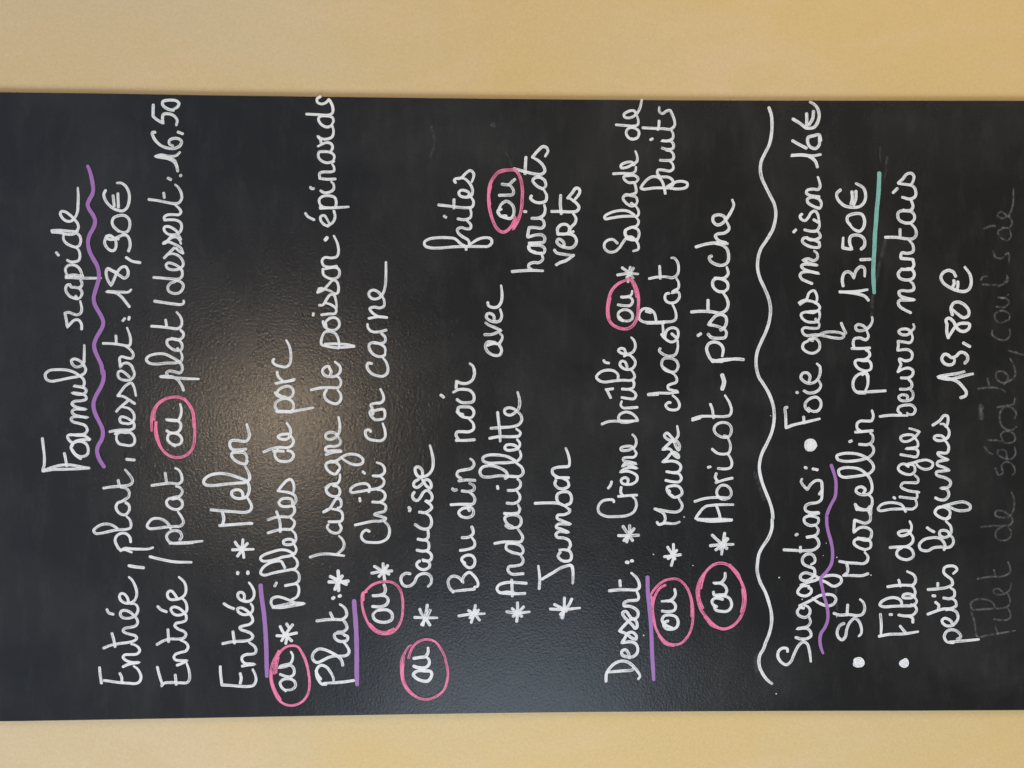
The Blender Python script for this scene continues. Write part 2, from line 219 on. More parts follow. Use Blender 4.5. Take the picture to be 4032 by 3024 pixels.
 ('w',2.9,'asterisk','-2406,2068 -2407,2014 -2381,1879 / -2318,2036 -2363,2014 -2398,1988 -2456,1927 / -2293,1975 -2328,1953 / -2302,1918 -2372,1970 -2455,2023 / -2407,1970 -2481,1983'),
 ('w',2.7,'Rillettes','-2134,2106 -2138,2031 -2126,1944 -2100,1804! -2095,1892 -2116,2031 -2129,2101 / -2138,2101 -2090,2123 -2050,2110 -2033,2058 -2046,2005 -2069,1944 -2091,1892 / -2064,1927 -2030,1874 -1968,1857 -1924,1870 -1911,1892 / -1928,1988 -1919,1944 -1908,1892 -1880,1859 -1819,1859 -1784,1887 -1779,1909 / -1901,2071 -1932,2088 / -1757,1992 -1730,2005 -1695,2027 -1695,2084 -1720,2154 -1764,2206 -1808,2221 -1826,2188 -1810,2119 -1791,2031 -1776,1944 -1762,1892 -1722,1870 -1678,1883 -1652,1909 / -1625,1909 -1594,1962 -1585,2031 -1607,2119 -1632,2188 -1663,2223 -1689,2206 -1690,2145 -1675,2075 -1655,2014 -1643,1944 -1625,1901 -1581,1883 -1537,1901 / -1520,1909 -1493,1918 -1484,1962 -1502,2005 -1528,2001 -1537,1962 -1524,1909 -1485,1887 -1432,1896 -1397,1927 / -1424,2152 -1400,2075 -1389,2005 -1388,1935 -1353,1905 -1318,1901 -1282,1935 / -1299,2152 -1277,2092 -1269,2014 -1269,1944 -1230,1905 -1177,1901 / -1220,2071 -1282,2049 -1343,2036 -1412,2036 / -1229,1902 -1185,1901 -1168,1918 / -1150,1918 -1106,1927 -1093,1970 -1101,2023 -1136,2049 -1167,2023 -1172,1970 -1159,1918 -1115,1887 -1071,1896 -1044,1935 -1022,2058 / -1022,2058 -965,2014 -921,1970 -913,1935 -957,1909 -1001,1905 -1053,1918'),
 ('w',2.7,'de','-636,1966 -649,1927 -684,1909 -728,1935 -741,1988 -732,2049 -693,2084 -653,2084 -627,2058 / -650,2193 -622,2127 -605,2049 -609,1979 -596,1935 -552,1909 -508,1927 -486,1953 / -644,2005 -640,2049 -644,2101 / -482,1944 -478,1970 -486,2031 -504,2058 -521,2040 -530,1988 -513,1953 -464,1937 -421,1944 -372,1975'),
 ('w',2.6,'porc','-258,2075 -261,1988 -262,1918 -249,1848 -227,1721 / -267,2066 -267,1988 -269,1927 / -249,2066 -218,2084 -183,2079 -157,2049 -139,1988 -157,1935 -192,1909 -236,1911 -258,1935 / -82,2084 -113,2058 -135,1997 -131,1944 -95,1914 -47,1918 -21,1953 -29,2005 -56,2049 -87,2066 -113,2031 -124,1979 / 6,2077 19,2014 36,1909 / 45,1901 19,1988 / 115,2065 80,2058 45,2031 19,1997 / 239,2094 217,2108 186,2084 169,2031 164,1979 195,1944 257,1934 327,1940 380,1957 419,1979'),
 ('w',2.9,'Plat','-2824,1651 -2780,1682 -2744,1695 / -2840,1336 -2852,1420 -2860,1525 -2864,1621 / -2873,1599 -2872,1638 -2832,1673 -2771,1691 -2718,1682 -2692,1647 -2710,1595 -2754,1560 -2807,1533 -2847,1526 / -2694,1441 -2650,1450 -2614,1481 -2579,1533 -2543,1612 -2535,1665 -2560,1708 -2603,1730 -2647,1717 -2665,1682 -2648,1638 -2618,1577 -2605,1525 -2606,1455 -2597,1402 -2562,1380 -2509,1402 -2478,1428 / -2403,1428 -2421,1393 -2456,1402 -2465,1437 -2460,1481 -2429,1516 -2394,1516 -2385,1481 -2395,1428 / -2377,1490 -2373,1437 -2342,1402 -2298,1411 -2267,1433 / -2268,1688 -2257,1595 -2255,1507 -2254,1446 -2219,1406 -2166,1411 -2131,1437 -2111,1468 / -2191,1560 -2249,1533'),
 ('w',3.2,'colon','-2054,1538 -2045,1525 / -2034,1476 -2028,1463'),
 ('w',3.3,'asterisk','-1895,1573 -1896,1490 -1888,1389 / -1843,1560 -1874,1498 -1918,1406 / -1790,1485 -1874,1481 -1979,1481 / -1839,1446 -1891,1481 -1966,1516'),
 ('p',4.6,'underline','-2078,1332 -2149,1328 -2255,1319 -2413,1310 -2589,1307 -2765,1307 -2880,1303'),
 ('w',2.7,'Lasagne','-1657,1752 -1631,1665 -1627,1577 -1645,1428 / -1632,1498 -1610,1472 -1575,1437 -1531,1428 -1487,1446 -1456,1476 / -1342,1472 -1381,1455 -1416,1472 -1429,1507 -1412,1560 -1367,1590 -1345,1577 / -1319,1573 -1319,1507 -1311,1455 -1267,1441 -1223,1455 -1205,1490 -1196,1542 / -1226,1625 -1200,1586 / -1226,1625 -1195,1568 -1143,1533 -1103,1507 -1099,1472 -1134,1455 -1178,1463 -1187,1490 / -980,1577 -1010,1599 -1054,1577 -1077,1525 -1068,1481 -1020,1468 -984,1490 -975,1533 / -993,1603 -962,1560 -949,1490 -905,1468 -866,1468 / -826,1481 -861,1507 -852,1551 -808,1595 -764,1599 -747,1560 -756,1498 -800,1468 -848,1490 / -738,1560 -738,1507 -703,1455 -677,1402 -672,1341 -686,1288 -721,1249 -756,1253 -774,1297 -765,1358 -738,1411 -707,1455 / -646,1459 -654,1533 -676,1599 / -641,1455 -637,1525 -641,1595 -615,1605 -597,1577 -597,1516 -580,1472 -544,1463 -500,1490 / -492,1490 -465,1525 -465,1577 -491,1605 -522,1595 -531,1560 -509,1507 -465,1476 -395,1468 -316,1481'),
 ('w',2.7,'de','-56,1595 -96,1616 -148,1599 -179,1551 -188,1498 -157,1463 -104,1459 -56,1490 / -56,1743 -38,1656 -34,1560 -30,1481 10,1459 54,1472 76,1498 / 89,1560 116,1551 151,1568 169,1573 160,1612 129,1634 90,1621 71,1568 77,1507 116,1468 169,1468 213,1516'),
 ('w',2.6,'poisson','363,1332 380,1420 385,1507 385,1612 / 345,1481 363,1595 380,1643 433,1643 495,1612 503,1560 477,1507 416,1481 350,1476 / 350,1481 354,1402 361,1332 / 600,1630 556,1616 521,1577 517,1516 556,1476 609,1481 635,1516 627,1568 591,1603 552,1595 / 662,1643 671,1577 675,1516 697,1503 723,1507 759,1551 776,1603 / 754,1665 758,1630 811,1595 855,1560 851,1525 803,1507 732,1498 / 675,1721 657,1723 / 877,1682 899,1630 952,1577 996,1533 979,1498 926,1481 873,1490 864,1516 891,1560 908,1612 / 881,1678 912,1665 917,1638 / 1101,1630 1049,1625 1014,1577 1009,1516 1040,1476 1093,1476 1115,1507 1101,1612 / 1128,1498 1119,1577 1137,1625 1181,1638 1211,1612 1207,1551 1221,1498 1269,1481 1340,1490 1383,1507 1419,1526'),
 ('w',3.4,'colon','1379,1608 1401,1590'),
 ('w',2.7,'épinards','1511,1581 1529,1621 1568,1651 1603,1651 1612,1616 1577,1590 1533,1568 / 1516,1581 1551,1533 1604,1514 1657,1525 / 1633,1796 1603,1774 1572,1715 / 1682,1656 1687,1551 1692,1455 1697,1384 / 1696,1656 1687,1577 1692,1516 1736,1503 1784,1516 1802,1568 1793,1638 1762,1665 1718,1656 1691,1621 / 1850,1651 1832,1621 1837,1568 1864,1529 1912,1529 1938,1551 / 1884,1748 1868,1739 1871,1717 / 1968,1660 1960,1586 1963,1511 / 1968,1660 2017,1660 2030,1621 2030,1568 2040,1526 2079,1525 2105,1542 / 2132,1525 2118,1595 2140,1647 2175,1673 2219,1665 2224,1630 2220,1568 2202,1533 2176,1520 2132,1533 / 2220,1560 2264,1538 2299,1551 2312,1595 2276,1678 / 2307,1647 2342,1656 2373,1682! 2347,1638 2347,1586 2369,1542 2422,1529 2466,1538 / 2475,1542 2461,1595 2487,1647 2536,1673 2562,1656 2567,1595 2554,1542 2519,1529 2475,1551 / 2583,1787 2579,1682 2576,1577 2594,1542 2633,1533 2695,1551 2721,1577 / 2725,1573 2694,1603 2681,1647 2698,1682 2729,1686 2751,1656 / 2721,1568 2669,1542 2616,1535'),
 ('w',3.0,'ou','-2171,1104 -2167,1082 -2168,1016 -2203,972 -2256,972 -2282,1016 -2282,1086 -2255,1139 -2211,1152 -2176,1121 / -2133,1157 -2136,1078 -2115,1025 -2071,1007 -2035,1034 -2031,1069 / -2030,1152 -2026,1086 -2004,1042 -1965,1034 -1925,1047'),
 ('k',2.8,'circle','-1990,1214 -2003,1249 -2051,1257 -2131,1253 -2228,1227 -2316,1183 -2374,1121 -2396,1051 -2388,981 -2336,919 -2257,880 -2160,867 -2054,871 -1966,897 -1908,955 -1894,1025 -1903,1104 -1937,1174 -1994,1235 / -1977,1218 -1924,1157 -1898,1086 / -2007,1244 -2069,1244 / -2299,1183 -2361,1113 -2379,1034 -2344,955'),
 ('w',2.9,'asterisk','-1814,1165 -1797,1069 -1793,972 / -1748,1139 -1779,1086 -1824,999 / -1722,1056 -1797,1051 -1877,1042 / -1740,1012 -1797,1051 -1845,1095'),
 ('w',2.7,'Chili','-1413,1187 -1400,1218 -1426,1253 -1470,1262 -1510,1227 -1519,1157 -1515,1078 -1480,1016 -1419,994 -1357,1007 -1313,1051 / -1351,1323 -1334,1244 -1316,1157 -1312,1069 -1291,1029 -1268,1086 -1250,1139 -1233,1095 -1220,1042 -1189,1029 -1162,1034 -1140,1069 -1131,1104 / -1131,1157 -1131,1086 -1100,1042 -1056,1038 -1021,1069 -1012,1113 / -1034,1192 -994,1183 -959,1209 -954,1262 -976,1332 -1011,1367 -1038,1358 -1033,1297 -1016,1200 -999,1104 -968,1056 -924,1047 -889,1078 / -1095,1279 -1122,1275 / -840,1249 -857,1231 / -880,1152 -880,1086 -854,1047 -810,1042 -770,1069 -752,1117'),
 ('w',2.7,'con','-457,1174 -439,1187 -448,1222 -492,1222 -527,1192 -541,1130 -541,1069 -510,1038 -448,1038 -378,1060 / -338,1069 -342,1130 -307,1170 -272,1183 -245,1165 / -289,1152 -237,1157 -201,1174 -184,1130 -179,1078 -149,1051 -104,1056 -47,1082 / -263,1157 -245,1095 -245,1051 -290,1038 -334,1051 -342,1078'),
 ('w',2.7,'carne','196,1165 200,1200 160,1209 108,1174 81,1121 77,1051 108,1016 169,1012 222,1034 249,1056 / 275,1042 262,1086 284,1148 337,1187 381,1187 398,1148 381,1078 346,1038 275,1038 / 394,1143 390,1078 407,1038 451,1038 482,1069 / 518,1025 500,1095 504,1165 539,1200 574,1205 / 638,1020 645,1104 629,1192 / 645,1104 689,1165 724,1183 738,1139 729,1086 751,1047 804,1047 839,1064 / 843,1069 883,1104 901,1148 883,1187 848,1190 817,1157 821,1104 857,1064 927,1038 1051,1029 1170,1029'),
 ('w',3.2,'ou','-2754,670 -2763,599 -2798,591 -2851,626 -2851,679 -2823,740 -2788,767 -2757,732 -2754,661 / -2709,762 -2722,723 -2723,652 -2692,617 -2648,617 -2621,643 / -2634,762 -2625,705 -2617,652 -2577,626 -2533,626'),
 ('k',2.7,'circle','-2629,812 -2567,793 -2506,758 -2462,696 -2452,626 -2476,555 -2543,503 -2614,467 -2685,450 -2756,436 -2844,441 -2941,476 -2993,538 -3023,608 -3023,679 -2991,758 -2928,828 -2849,868 -2752,881 -2646,877 -2576,846 -2519,811 -2505,789 / -2681,863 -2752,868 -2840,859 -2893,837 -2955,793 -3000,732 / -2620,859 -2699,868'),
 ('w',2.9,'asterisk','-2240,754 -2245,652 -2246,538 / -2161,705 -2205,688 -2245,652 -2316,608 / -2122,633 -2188,643 -2250,657 / -2171,604 -2232,635 -2311,688 / -2258,661 -2316,674'),
 ('w',2.9,'Saucisse','-1821,797 -1816,837 -1842,877 -1886,885 -1935,855 -1938,802 -1905,758 -1852,732 -1826,696 -1822,635 -1853,599 -1906,595 -1945,626 / -1698,705 -1720,732 -1746,732 -1777,696 -1780,652 -1756,613 -1720,613 -1698,643 -1685,679 / -1698,670 -1694,608 -1659,591 -1623,608 -1606,635 / -1596,732 -1605,670 -1592,626 -1553,617 -1517,626 -1500,652 / -1490,723 -1498,661 -1473,626 -1411,626 / -1349,749 -1380,705 -1394,652 -1376,608 -1323,592 -1270,608 -1244,643 / -1230,710 -1235,652 -1217,617 -1190,591 -1164,599 -1124,652 / -1185,812 -1198,797 -1218,804 / -1040,758 -1066,774 -1101,767 -1119,732 -1084,696 -1040,670 -1022,635 -1049,599 -1093,586 -1128,608 -1119,643 / -916,718 -943,758 -978,762 -994,732 -965,688 -921,652 -925,617 -970,595 -1000,604 -978,643 -934,670 -899,696 / -890,679 -828,683 -797,714 -802,745 -837,749 -885,723 -890,679 -872,626 -820,586 -731,577 -652,591 -590,608'),
 ('w',2.8,'asterisk','-2230,331 -2213,212 -2210,83 / -2178,238 -2218,176 -2271,132 / -2129,172 -2209,185 -2293,212 / -2174,141 -2218,185 -2248,225 / -2173,185 -2191,150'),
 ('w',2.9,'Boudin','-1972,181 -1980,264 -1991,384 / -2000,384 -1951,423 -1889,432 -1850,397 -1854,344 -1881,309 -1912,291! -1881,295 -1837,273 -1811,229 -1846,185 -1900,150 -1944,150 -1953,181 / -1722,273 -1700,300 -1674,300 -1647,256 -1652,203 -1696,176 -1749,189 -1767,229 -1740,273 -1696,300 / -1600,317 -1590,247 -1564,185 -1520,178 -1480,203 / -1477,300 -1473,238 -1440,194 -1405,194 -1374,207 / -1218,229 -1192,247 -1200,300 -1235,331 -1271,309 -1284,238 -1254,194 -1209,194 -1174,229 -1161,256 / -1160,406 -1156,335 -1156,256 -1152,194 -1112,176 -1068,194 -1041,229 / -1028,300 -1033,238 -1015,185 -980,185 -953,229 / -1006,392 -1022,375 -1016,353 / -931,331 -922,256 -927,176 / -909,309 -878,348 -842,339 -825,273 -812,212 -776,185 -741,194 -719,220'),
 ('w',2.9,'noir','-542,357 -542,256 -536,181 / -533,335 -493,357 -462,348 -458,300 -458,229 -432,189 -379,194 -339,229 / -295,291 -281,335 -264,348 / -326,238 -312,300 -273,335 -228,335 -220,273 -228,212 -273,185 -317,203 -326,238 / -149,348 -175,309 -180,247 -167,194 -114,185 -65,220 -52,264 -54,335 -80,384 / -106,503 -127,476 / -38,357 28,353! 10,317 6,256 37,203 98,181 152,185 117,181 170,194 198,225'),
 ('w',2.9,'avec','373,53 391,-9 387,-36 / 400,-18 404,53 364,75 311,53 276,-9 281,-62 329,-80 382,-54! 435,-85 466,-85 484,-67 / 475,83 479,8 515,-76! 546,-9 568,44 590,75 / 612,-9 656,-5 678,26 674,57 643,66 612,35 599,-9 608,-62 656,-82 718,-67 / 784,53 753,44 736,-1 745,-45 789,-76 860,-85 948,-76'),
 ('w',2.8,'frites','1292,260 1318,264 1345,309 1397,370 1406,441 1406,529 1392,617 1361,661 1326,652 1308,599 1307,511 1318,388 1323,256 1323,123 1328,44 1364,13 1399,26 1408,88 1390,150 1363,194 1341,229 / 1336,229 1380,238 1420,300 1451,335 1487,344 1504,309 1491,256 1496,220 1531,216 1575,256 / 1588,339 1580,273 1602,220 1646,212 1682,220 / 1614,472 1601,454 / 1720,525 1711,432 1699,335 1695,247 1704,203 1752,189 1796,212 / 1773,377 1690,379 / 1810,238 1832,229 1858,264 1862,309 1840,331 1809,317 1796,264 1810,212 1858,198 1920,220 1973,273 1981,309 / 1937,362 1955,375 1972,362 1981,309 2026,264 2053,220 2026,189 1991,189 1942,207'),
 ('w',3.0,'ou','1683,-76 1665,-45 1621,-67 1599,-124 1595,-169 1631,-195 1702,-195 1746,-160 1759,-124 1732,-80 1683,-54 / 1617,-89 1617,-124 / 1816,-58 1818,-133 1825,-186 1861,-195 1905,-169 1922,-142 / 1924,-85 1921,-151 1949,-182 1972,-208'),
 ('k',3.5,'circle','1609,-204 1578,-213 1489,-191! 1560,-231 1658,-266 1782,-279 1888,-279 1994,-257 2056,-213 2060,-142 2046,-62 1983,-1 1904,35 1797,44 1709,39 1585,8 1497,-36 1462,-89 1476,-133 1524,-177 1587,-204 / 1904,26 1824,44 1727,35 / 2037,-54 2059,-124'),
 ('w',3.0,'haricots','1083,-182 1091,-275 1095,-372 1091,-479 / 1100,-372 1126,-341 1153,-346 1171,-390 1171,-443 1206,-479 1242,-470 / 1268,-408 1290,-355 1330,-346 1352,-372 / 1260,-470 1264,-408 1294,-350 1330,-341 1339,-408 1330,-470 1304,-496 1264,-488 1255,-443 / 1358,-346 1361,-425 1370,-488 1410,-496 1437,-470 1436,-408 1418,-332 1428,-332 1508,-346! 1508,-399 1504,-470 1535,-492 1579,-479 1597,-443 / 1662,-301 1660,-315 / 1596,-372 1601,-443 1632,-488 1686,-501 1725,-492 / 1813,-368 1791,-359 1756,-399 1747,-452 1765,-505 1818,-514 1871,-488 / 1880,-479 1906,-425 1959,-381 1986,-399 1991,-452 1960,-496 1907,-505 1880,-470 / 2073,-200 2047,-301 2026,-390 2022,-461 2049,-496 2093,-488 2146,-443 2185,-377 / 2185,-315 2109,-310 2025,-306 / 2185,-377 2243,-425 2288,-479 2279,-514 2244,-527 2195,-501'),
 ('w',3.0,'verts','1149,-607 1172,-647 1190,-700 1243,-776 / 1291,-590 1265,-612 1252,-674 1239,-776 / 1318,-674 1354,-683 1389,-656 1398,-629 1371,-612 1340,-638 1318,-692 1314,-754 1341,-789 1385,-803 1429,-780 1447,-736 1442,-621 / 1451,-621 1500,-621 1536,-656 1536,-709 1510,-732 1465,-727 / 1447,-621 1447,-700 1470,-772 / 1465,-727 1510,-749 1554,-789 1598,-798 1643,-772 / 1664,-563 1664,-647 1660,-736 1669,-807 1705,-827 1749,-798 1793,-736 / 1819,-650 1731,-647 1642,-656 / 1793,-718 1847,-763 1891,-798 1882,-829 1847,-834 1762,-772'),
 ('w',2.9,'asterisk','-2193,-129 -2207,-231 -2195,-350 / -2163,-182 -2207,-231 -2239,-275 / -2106,-233 -2203,-235 -2287,-226 / -2146,-293 -2203,-239 -2238,-191'),
 ('w',2.9,'Andouillette','-2018,-306 -2021,-186 -2012,-62 / -1920,-319 -1913,-231 -1912,-124 -1936,-54 -1972,-36 -2007,-62 -2003,-142 -2017,-231 / -1888,-177 -1973,-182 -2043,-184 / -1827,-288 -1829,-177 -1795,-142 -1760,-151 -1752,-213 -1734,-275 -1690,-288 -1654,-266 / -1637,-248 -1619,-177 -1583,-124 -1543,-133 -1535,-177 -1548,-248 -1584,-284 -1628,-284 -1641,-248 / -1534,-14 -1521,-98 -1521,-195 -1517,-266 -1478,-284 -1424,-257 -1389,-231 / -1362,-120 -1384,-151 -1384,-195 -1344,-133 -1291,-111 -1269,-133 -1260,-204 -1283,-257 -1327,-270 -1371,-248 -1387,-195 / -1247,-107 -1249,-177 -1243,-239 -1203,-257 -1202,-257 -1163,-239 / -1246,-107 -1248,-186 -1242,-239 / -1147,-133 -1149,-204 -1123,-248 -1078,-257 -1034,-231 / -1025,-142 -1021,-213 -990,-257 -946,-262 -915,-235 / -985,-40 -1007,-45 / -910,-115 -892,-138 -848,-124 -804,-54 -786,35 -803,106 -847,128 -887,106 -896,53 -883,-54 -888,-160 -888,-257 -857,-288 -804,-275 -760,-222 / -733,-204 -698,-133 -684,-54 -684,44 -706,97 -737,97 -759,53 -759,-54 -755,-160 -742,-231 -698,-266 -645,-257 / -627,-239 -600,-222 -583,-169 -591,-124 -618,-111 -636,-133 -636,-186 -618,-239 -574,-257 -534,-231 / -522,35 -507,-54 -507,-169 -499,-248 -468,-262 -432,-222 / -426,22 -419,-71 -410,-186 -388,-248 -344,-275 -300,-266 -264,-231 / -260,-226 -238,-195 -229,-142 -246,-111 -282,-115 -300,-160 -273,-213 -229,-248 -149,-253 -78,-235 / -273,-42 -379,-54 -468,-64 -552,-67'),
 ('w',2.9,'asterisk','-2170,-550 -2175,-683 -2161,-838 / -2126,-590 -2171,-674 -2193,-705 / -2064,-687 -2162,-683 -2259,-669 / -2074,-758 -2136,-727 -2224,-647 / -2250,-656 -2215,-674'),
 ('w',2.9,'Jambon','-1974,-443 -1886,-448 -1815,-443 -1753,-434 / -1881,-470 -1824,-567 -1772,-656 -1746,-745! -1764,-763 -1835,-770 -1923,-767 / -1746,-736 -1755,-754 -1817,-770 / -1621,-647 -1656,-625 -1692,-647 -1710,-692 -1697,-745 -1648,-754 -1613,-736 -1599,-692 -1599,-638 / -1595,-727 -1551,-745 -1506,-727 -1484,-674 -1479,-621 -1453,-603 -1426,-629 -1431,-727! -1400,-656 -1382,-607 -1355,-621 -1351,-745! -1320,-665 -1293,-616 -1267,-621 -1258,-692 -1232,-736 -1205,-736 -1213,-740 -1178,-692 / -1150,-403 -1146,-514 -1151,-629 -1178,-700 / -1169,-700 -1147,-745 -1089,-754 -1045,-727 -1040,-674 -1062,-621 -1106,-612 -1151,-638 -1178,-692 / -929,-603 -964,-594 -1004,-629 -1009,-683 -983,-727 -938,-718 -912,-674 / -905,-727 -902,-603 / -903,-629 -867,-576 -823,-572 -805,-612 -798,-674 -792,-727 -752,-736 -681,-723 -619,-700'),
 ('w',3.0,'Dessert','-2745,-1356 -2763,-1343 -2771,-1254 -2783,-1094 / -2871,-1089 -2805,-1092 -2752,-1120 -2699,-1174 -2677,-1236 -2687,-1298 -2727,-1352 -2781,-1397 -2826,-1419 -2852,-1401 / -2647,-1316 -2594,-1303 -2567,-1276 -2584,-1241 -2620,-1249 -2638,-1307 -2634,-1352 -2603,-1388 -2559,-1397 -2514,-1379 -2492,-1334 -2500,-1241! -2469,-1263 -2407,-1303 -2399,-1343 -2434,-1383 -2465,-1379 -2452,-1334 -2416,-1290 -2387,-1218! -2345,-1254 -2292,-1307 -2265,-1343 -2292,-1379 -2337,-1392 -2363,-1374 -2328,-1343 -2292,-1307 -2247,-1263 -2211,-1249 -2198,-1281 -2239,-1316 -2274,-1343 -2257,-1388 -2212,-1401 -2177,-1379 -2150,-1325 -2145,-1263! -2118,-1263 -2096,-1298 -2092,-1352 -2084,-1397 -2053,-1405 -2008,-1388 / -1997,-1120 -1989,-1200 -1988,-1307 -1990,-1379 -1968,-1410 -1910,-1405 -1866,-1379 -1826,-1334 / -1900,-1223 -1954,-1227'),
 ('w',3.2,'colon','-1722,-1285 -1724,-1303 / -1709,-1334 -1709,-1347'),
 ('p',4.1,'underline','-1867,-1490 -1991,-1493 -2124,-1504 -2276,-1520 -2436,-1529 -2613,-1535 -2747,-1544 -2858,-1550'),
 ('w',3.0,'asterisk','-1464,-1209 -1465,-1307 -1461,-1405 / -1376,-1254 -1456,-1307 -1514,-1347 / -1367,-1318 -1456,-1321 / -1398,-1361 -1465,-1307 -1513,-1263 / -1474,-1307 -1527,-1290'),
 ('w',2.7,'Crème','-1139,-1165 -1122,-1160 -1117,-1111 -1135,-1049 -1188,-1013 -1241,-1022 -1277,-1085 -1281,-1174 -1273,-1281 -1242,-1352 -1180,-1383 -1118,-1374 -1087,-1343 / -1086,-1209 -1078,-1307 -1074,-1388 / -1082,-1254 -1046,-1232 -998,-1236 / -944,-1143 -975,-1134 -1006,-1111 / -958,-1298 -922,-1303 -904,-1272 -927,-1236 -958,-1245 -971,-1298 -962,-1352 -931,-1388 -887,-1388 -856,-1343 -842,-1290 -851,-1227! -825,-1263 -807,-1325 -816,-1392! -789,-1334 -780,-1281 -798,-1245! -762,-1281 -763,-1334 -772,-1388! -754,-1325 -740,-1258 -718,-1258 -709,-1307 -705,-1361 -674,-1383 -638,-1365 / -620,-1361 -603,-1334 -603,-1272 -620,-1232 -638,-1236 -643,-1281 -629,-1334 -603,-1370 -558,-1383 -514,-1370 -489,-1346'),
 ('w',2.7,'brûlée','-387,-1049 -363,-1111 -358,-1218 -358,-1307 -354,-1397! -319,-1379 -283,-1334 -270,-1281 -292,-1227 -327,-1209 -363,-1227 -372,-1281 -361,-1352 / -225,-1392 -231,-1307 -230,-1254 -203,-1232 -167,-1241 / -130,-1241 -141,-1307 -141,-1361 -105,-1379 -70,-1352 -52,-1307 / -48,-1245 -50,-1307 -34,-1352 10,-1361 28,-1352 / -132,-1134 -52,-1094! -56,-1085 -45,-1156 / 50,-1205 90,-1205 126,-1165 134,-1094 112,-1031 68,-996 37,-1018 19,-1067 30,-1165 37,-1254 37,-1334 63,-1365 108,-1356 134,-1334 / 166,-1294 215,-1272 219,-1236 188,-1223 153,-1254 140,-1307 157,-1352 206,-1374 251,-1352 282,-1307 268,-1263 / 299,-1281 339,-1263 344,-1227 322,-1209 295,-1245 291,-1307 313,-1352 366,-1374 419,-1361 450,-1334 / 228,-1067 210,-1080 202,-1116'),
 ('w',2.7,'ou','610,-1254 632,-1214 686,-1209 717,-1254 712,-1307 677,-1343 633,-1343 610,-1307 615,-1254 650,-1218 / 765,-1205 758,-1263 761,-1325 801,-1347 837,-1325 838,-1236! 846,-1298 863,-1334 899,-1343 / 841,-1236 841,-1298'),
 ('k',3.5,'circle','1010,-1290 1006,-1334 935,-1379 846,-1401 748,-1401 650,-1392 570,-1352 535,-1298 535,-1236 570,-1156 632,-1111 712,-1102 827,-1116 907,-1147 970,-1209 1007,-1290 / 827,-1125 721,-1107 632,-1116 / 1006,-1334 926,-1370 846,-1388'),
 ('w',2.7,'asterisk','1054,-1200 1068,-1307 1064,-1401 / 1125,-1245 1077,-1307 1023,-1352 / 1130,-1325 1059,-1307 988,-1303 / 1121,-1356 1059,-1316 1028,-1290'),
 ('w',2.7,'Salade','1360,-1200 1396,-1156 1391,-1111 1360,-1076 1311,-1076 1276,-1120 1280,-1174 1316,-1218 1369,-1254 1414,-1290 1423,-1334 1396,-1370 1352,-1401 1303,-1401 1285,-1352 / 1405,-1290 1392,-1343 1397,-1397 / 1405,-1298 1449,-1272 1485,-1276 1503,-1307 1517,-1343! 1495,-1397 1442,-1410 1397,-1388 1397,-1334 1441,-1281 1486,-1281 1512,-1325 1530,-1388 1575,-1405 1615,-1379 / 1637,-1361 1672,-1298 1676,-1218 1653,-1129 1618,-1076 1596,-1080 1605,-1147 1619,-1236 1623,-1334 1628,-1397 1673,-1405 1721,-1379 / 1748,-1334 1726,-1365 1721,-1334 1752,-1281 1796,-1254 1832,-1281 1823,-1325 1806,-1379 1761,-1392 1726,-1370 / 1823,-1281 1832,-1334 1850,-1379 1895,-1379 1930,-1370 / 1948,-1361 1947,-1307 1983,-1263 2005,-1263 2014,-1307 2014,-1370 1984,-1401 1952,-1379 1943,-1343 / 2031,-1160 2036,-1245 2037,-1343 2059,-1374 2099,-1379 / 2117,-1361 2143,-1343 2143,-1290 2116,-1236 2089,-1236 2094,-1290 2121,-1343 2152,-1388 2197,-1392 2250,-1374'),
 ('w',2.7,'de','2379,-1388 2365,-1343 2391,-1298 2436,-1285 2471,-1307 2476,-1361 2446,-1405 2401,-1405 2370,-1379 2374,-1325 / 2504,-1187 2498,-1272 2494,-1361 2508,-1397 2552,-1401 2596,-1388 / 2614,-1379 2641,-1361 2636,-1307 2604,-1263 2578,-1272 2574,-1325 2605,-1379 2659,-1414 2748,-1437'),
 ('w',2.8,'fruits','1843,-1664 1896,-1655 1967,-1629 2003,-1584 2002,-1530 1966,-1477 1895,-1428 1884,-1450 1896,-1557 1897,-1682 1888,-1799 1907,-1870 1942,-1879 1960,-1843 1959,-1781 1932,-1718 1914,-1682 / 1905,-1691 1924,-1736 1968,-1736 1999,-1700 2003,-1611! 2038,-1588 2069,-1593 2070,-1647 2061,-1709 2084,-1740 2128,-1736 2155,-1709 / 2165,-1615 2163,-1682 2173,-1736 2217,-1745 2252,-1718 2261,-1673 / 2283,-1633 2270,-1682 2279,-1736 2315,-1745 2350,-1718 2350,-1678 2354,-1624! 2354,-1691 2377,-1736 2422,-1740 2457,-1723 / 2362,-1521 2371,-1539 / 2477,-1446 2473,-1539 2470,-1647 2466,-1718 2502,-1754 2546,-1754 2617,-1727 2648,-1709 2639,-1673 2616,-1638 2634,-1606 2678,-1606 / 2545,-1604 2500,-1602 2460,-1591'),
 ('w',2.9,'ou','-2159,-2166 -2136,-2130 -2101,-2121 -2074,-2157 -2088,-2224 / -2145,-2139 -2190,-2157 -2204,-2211 -2200,-2273 -2156,-2309 -2093,-2300 -2062,-2264 -2057,-2202 -2070,-2157 / -2016,-2134 -2043,-2139 -2043,-2202 -2039,-2246 -2004,-2264 -1959,-2246 -1932,-2202 -1927,-2134 / -1932,-2148 -1923,-2211 -1879,-2246 -1834,-2248'),
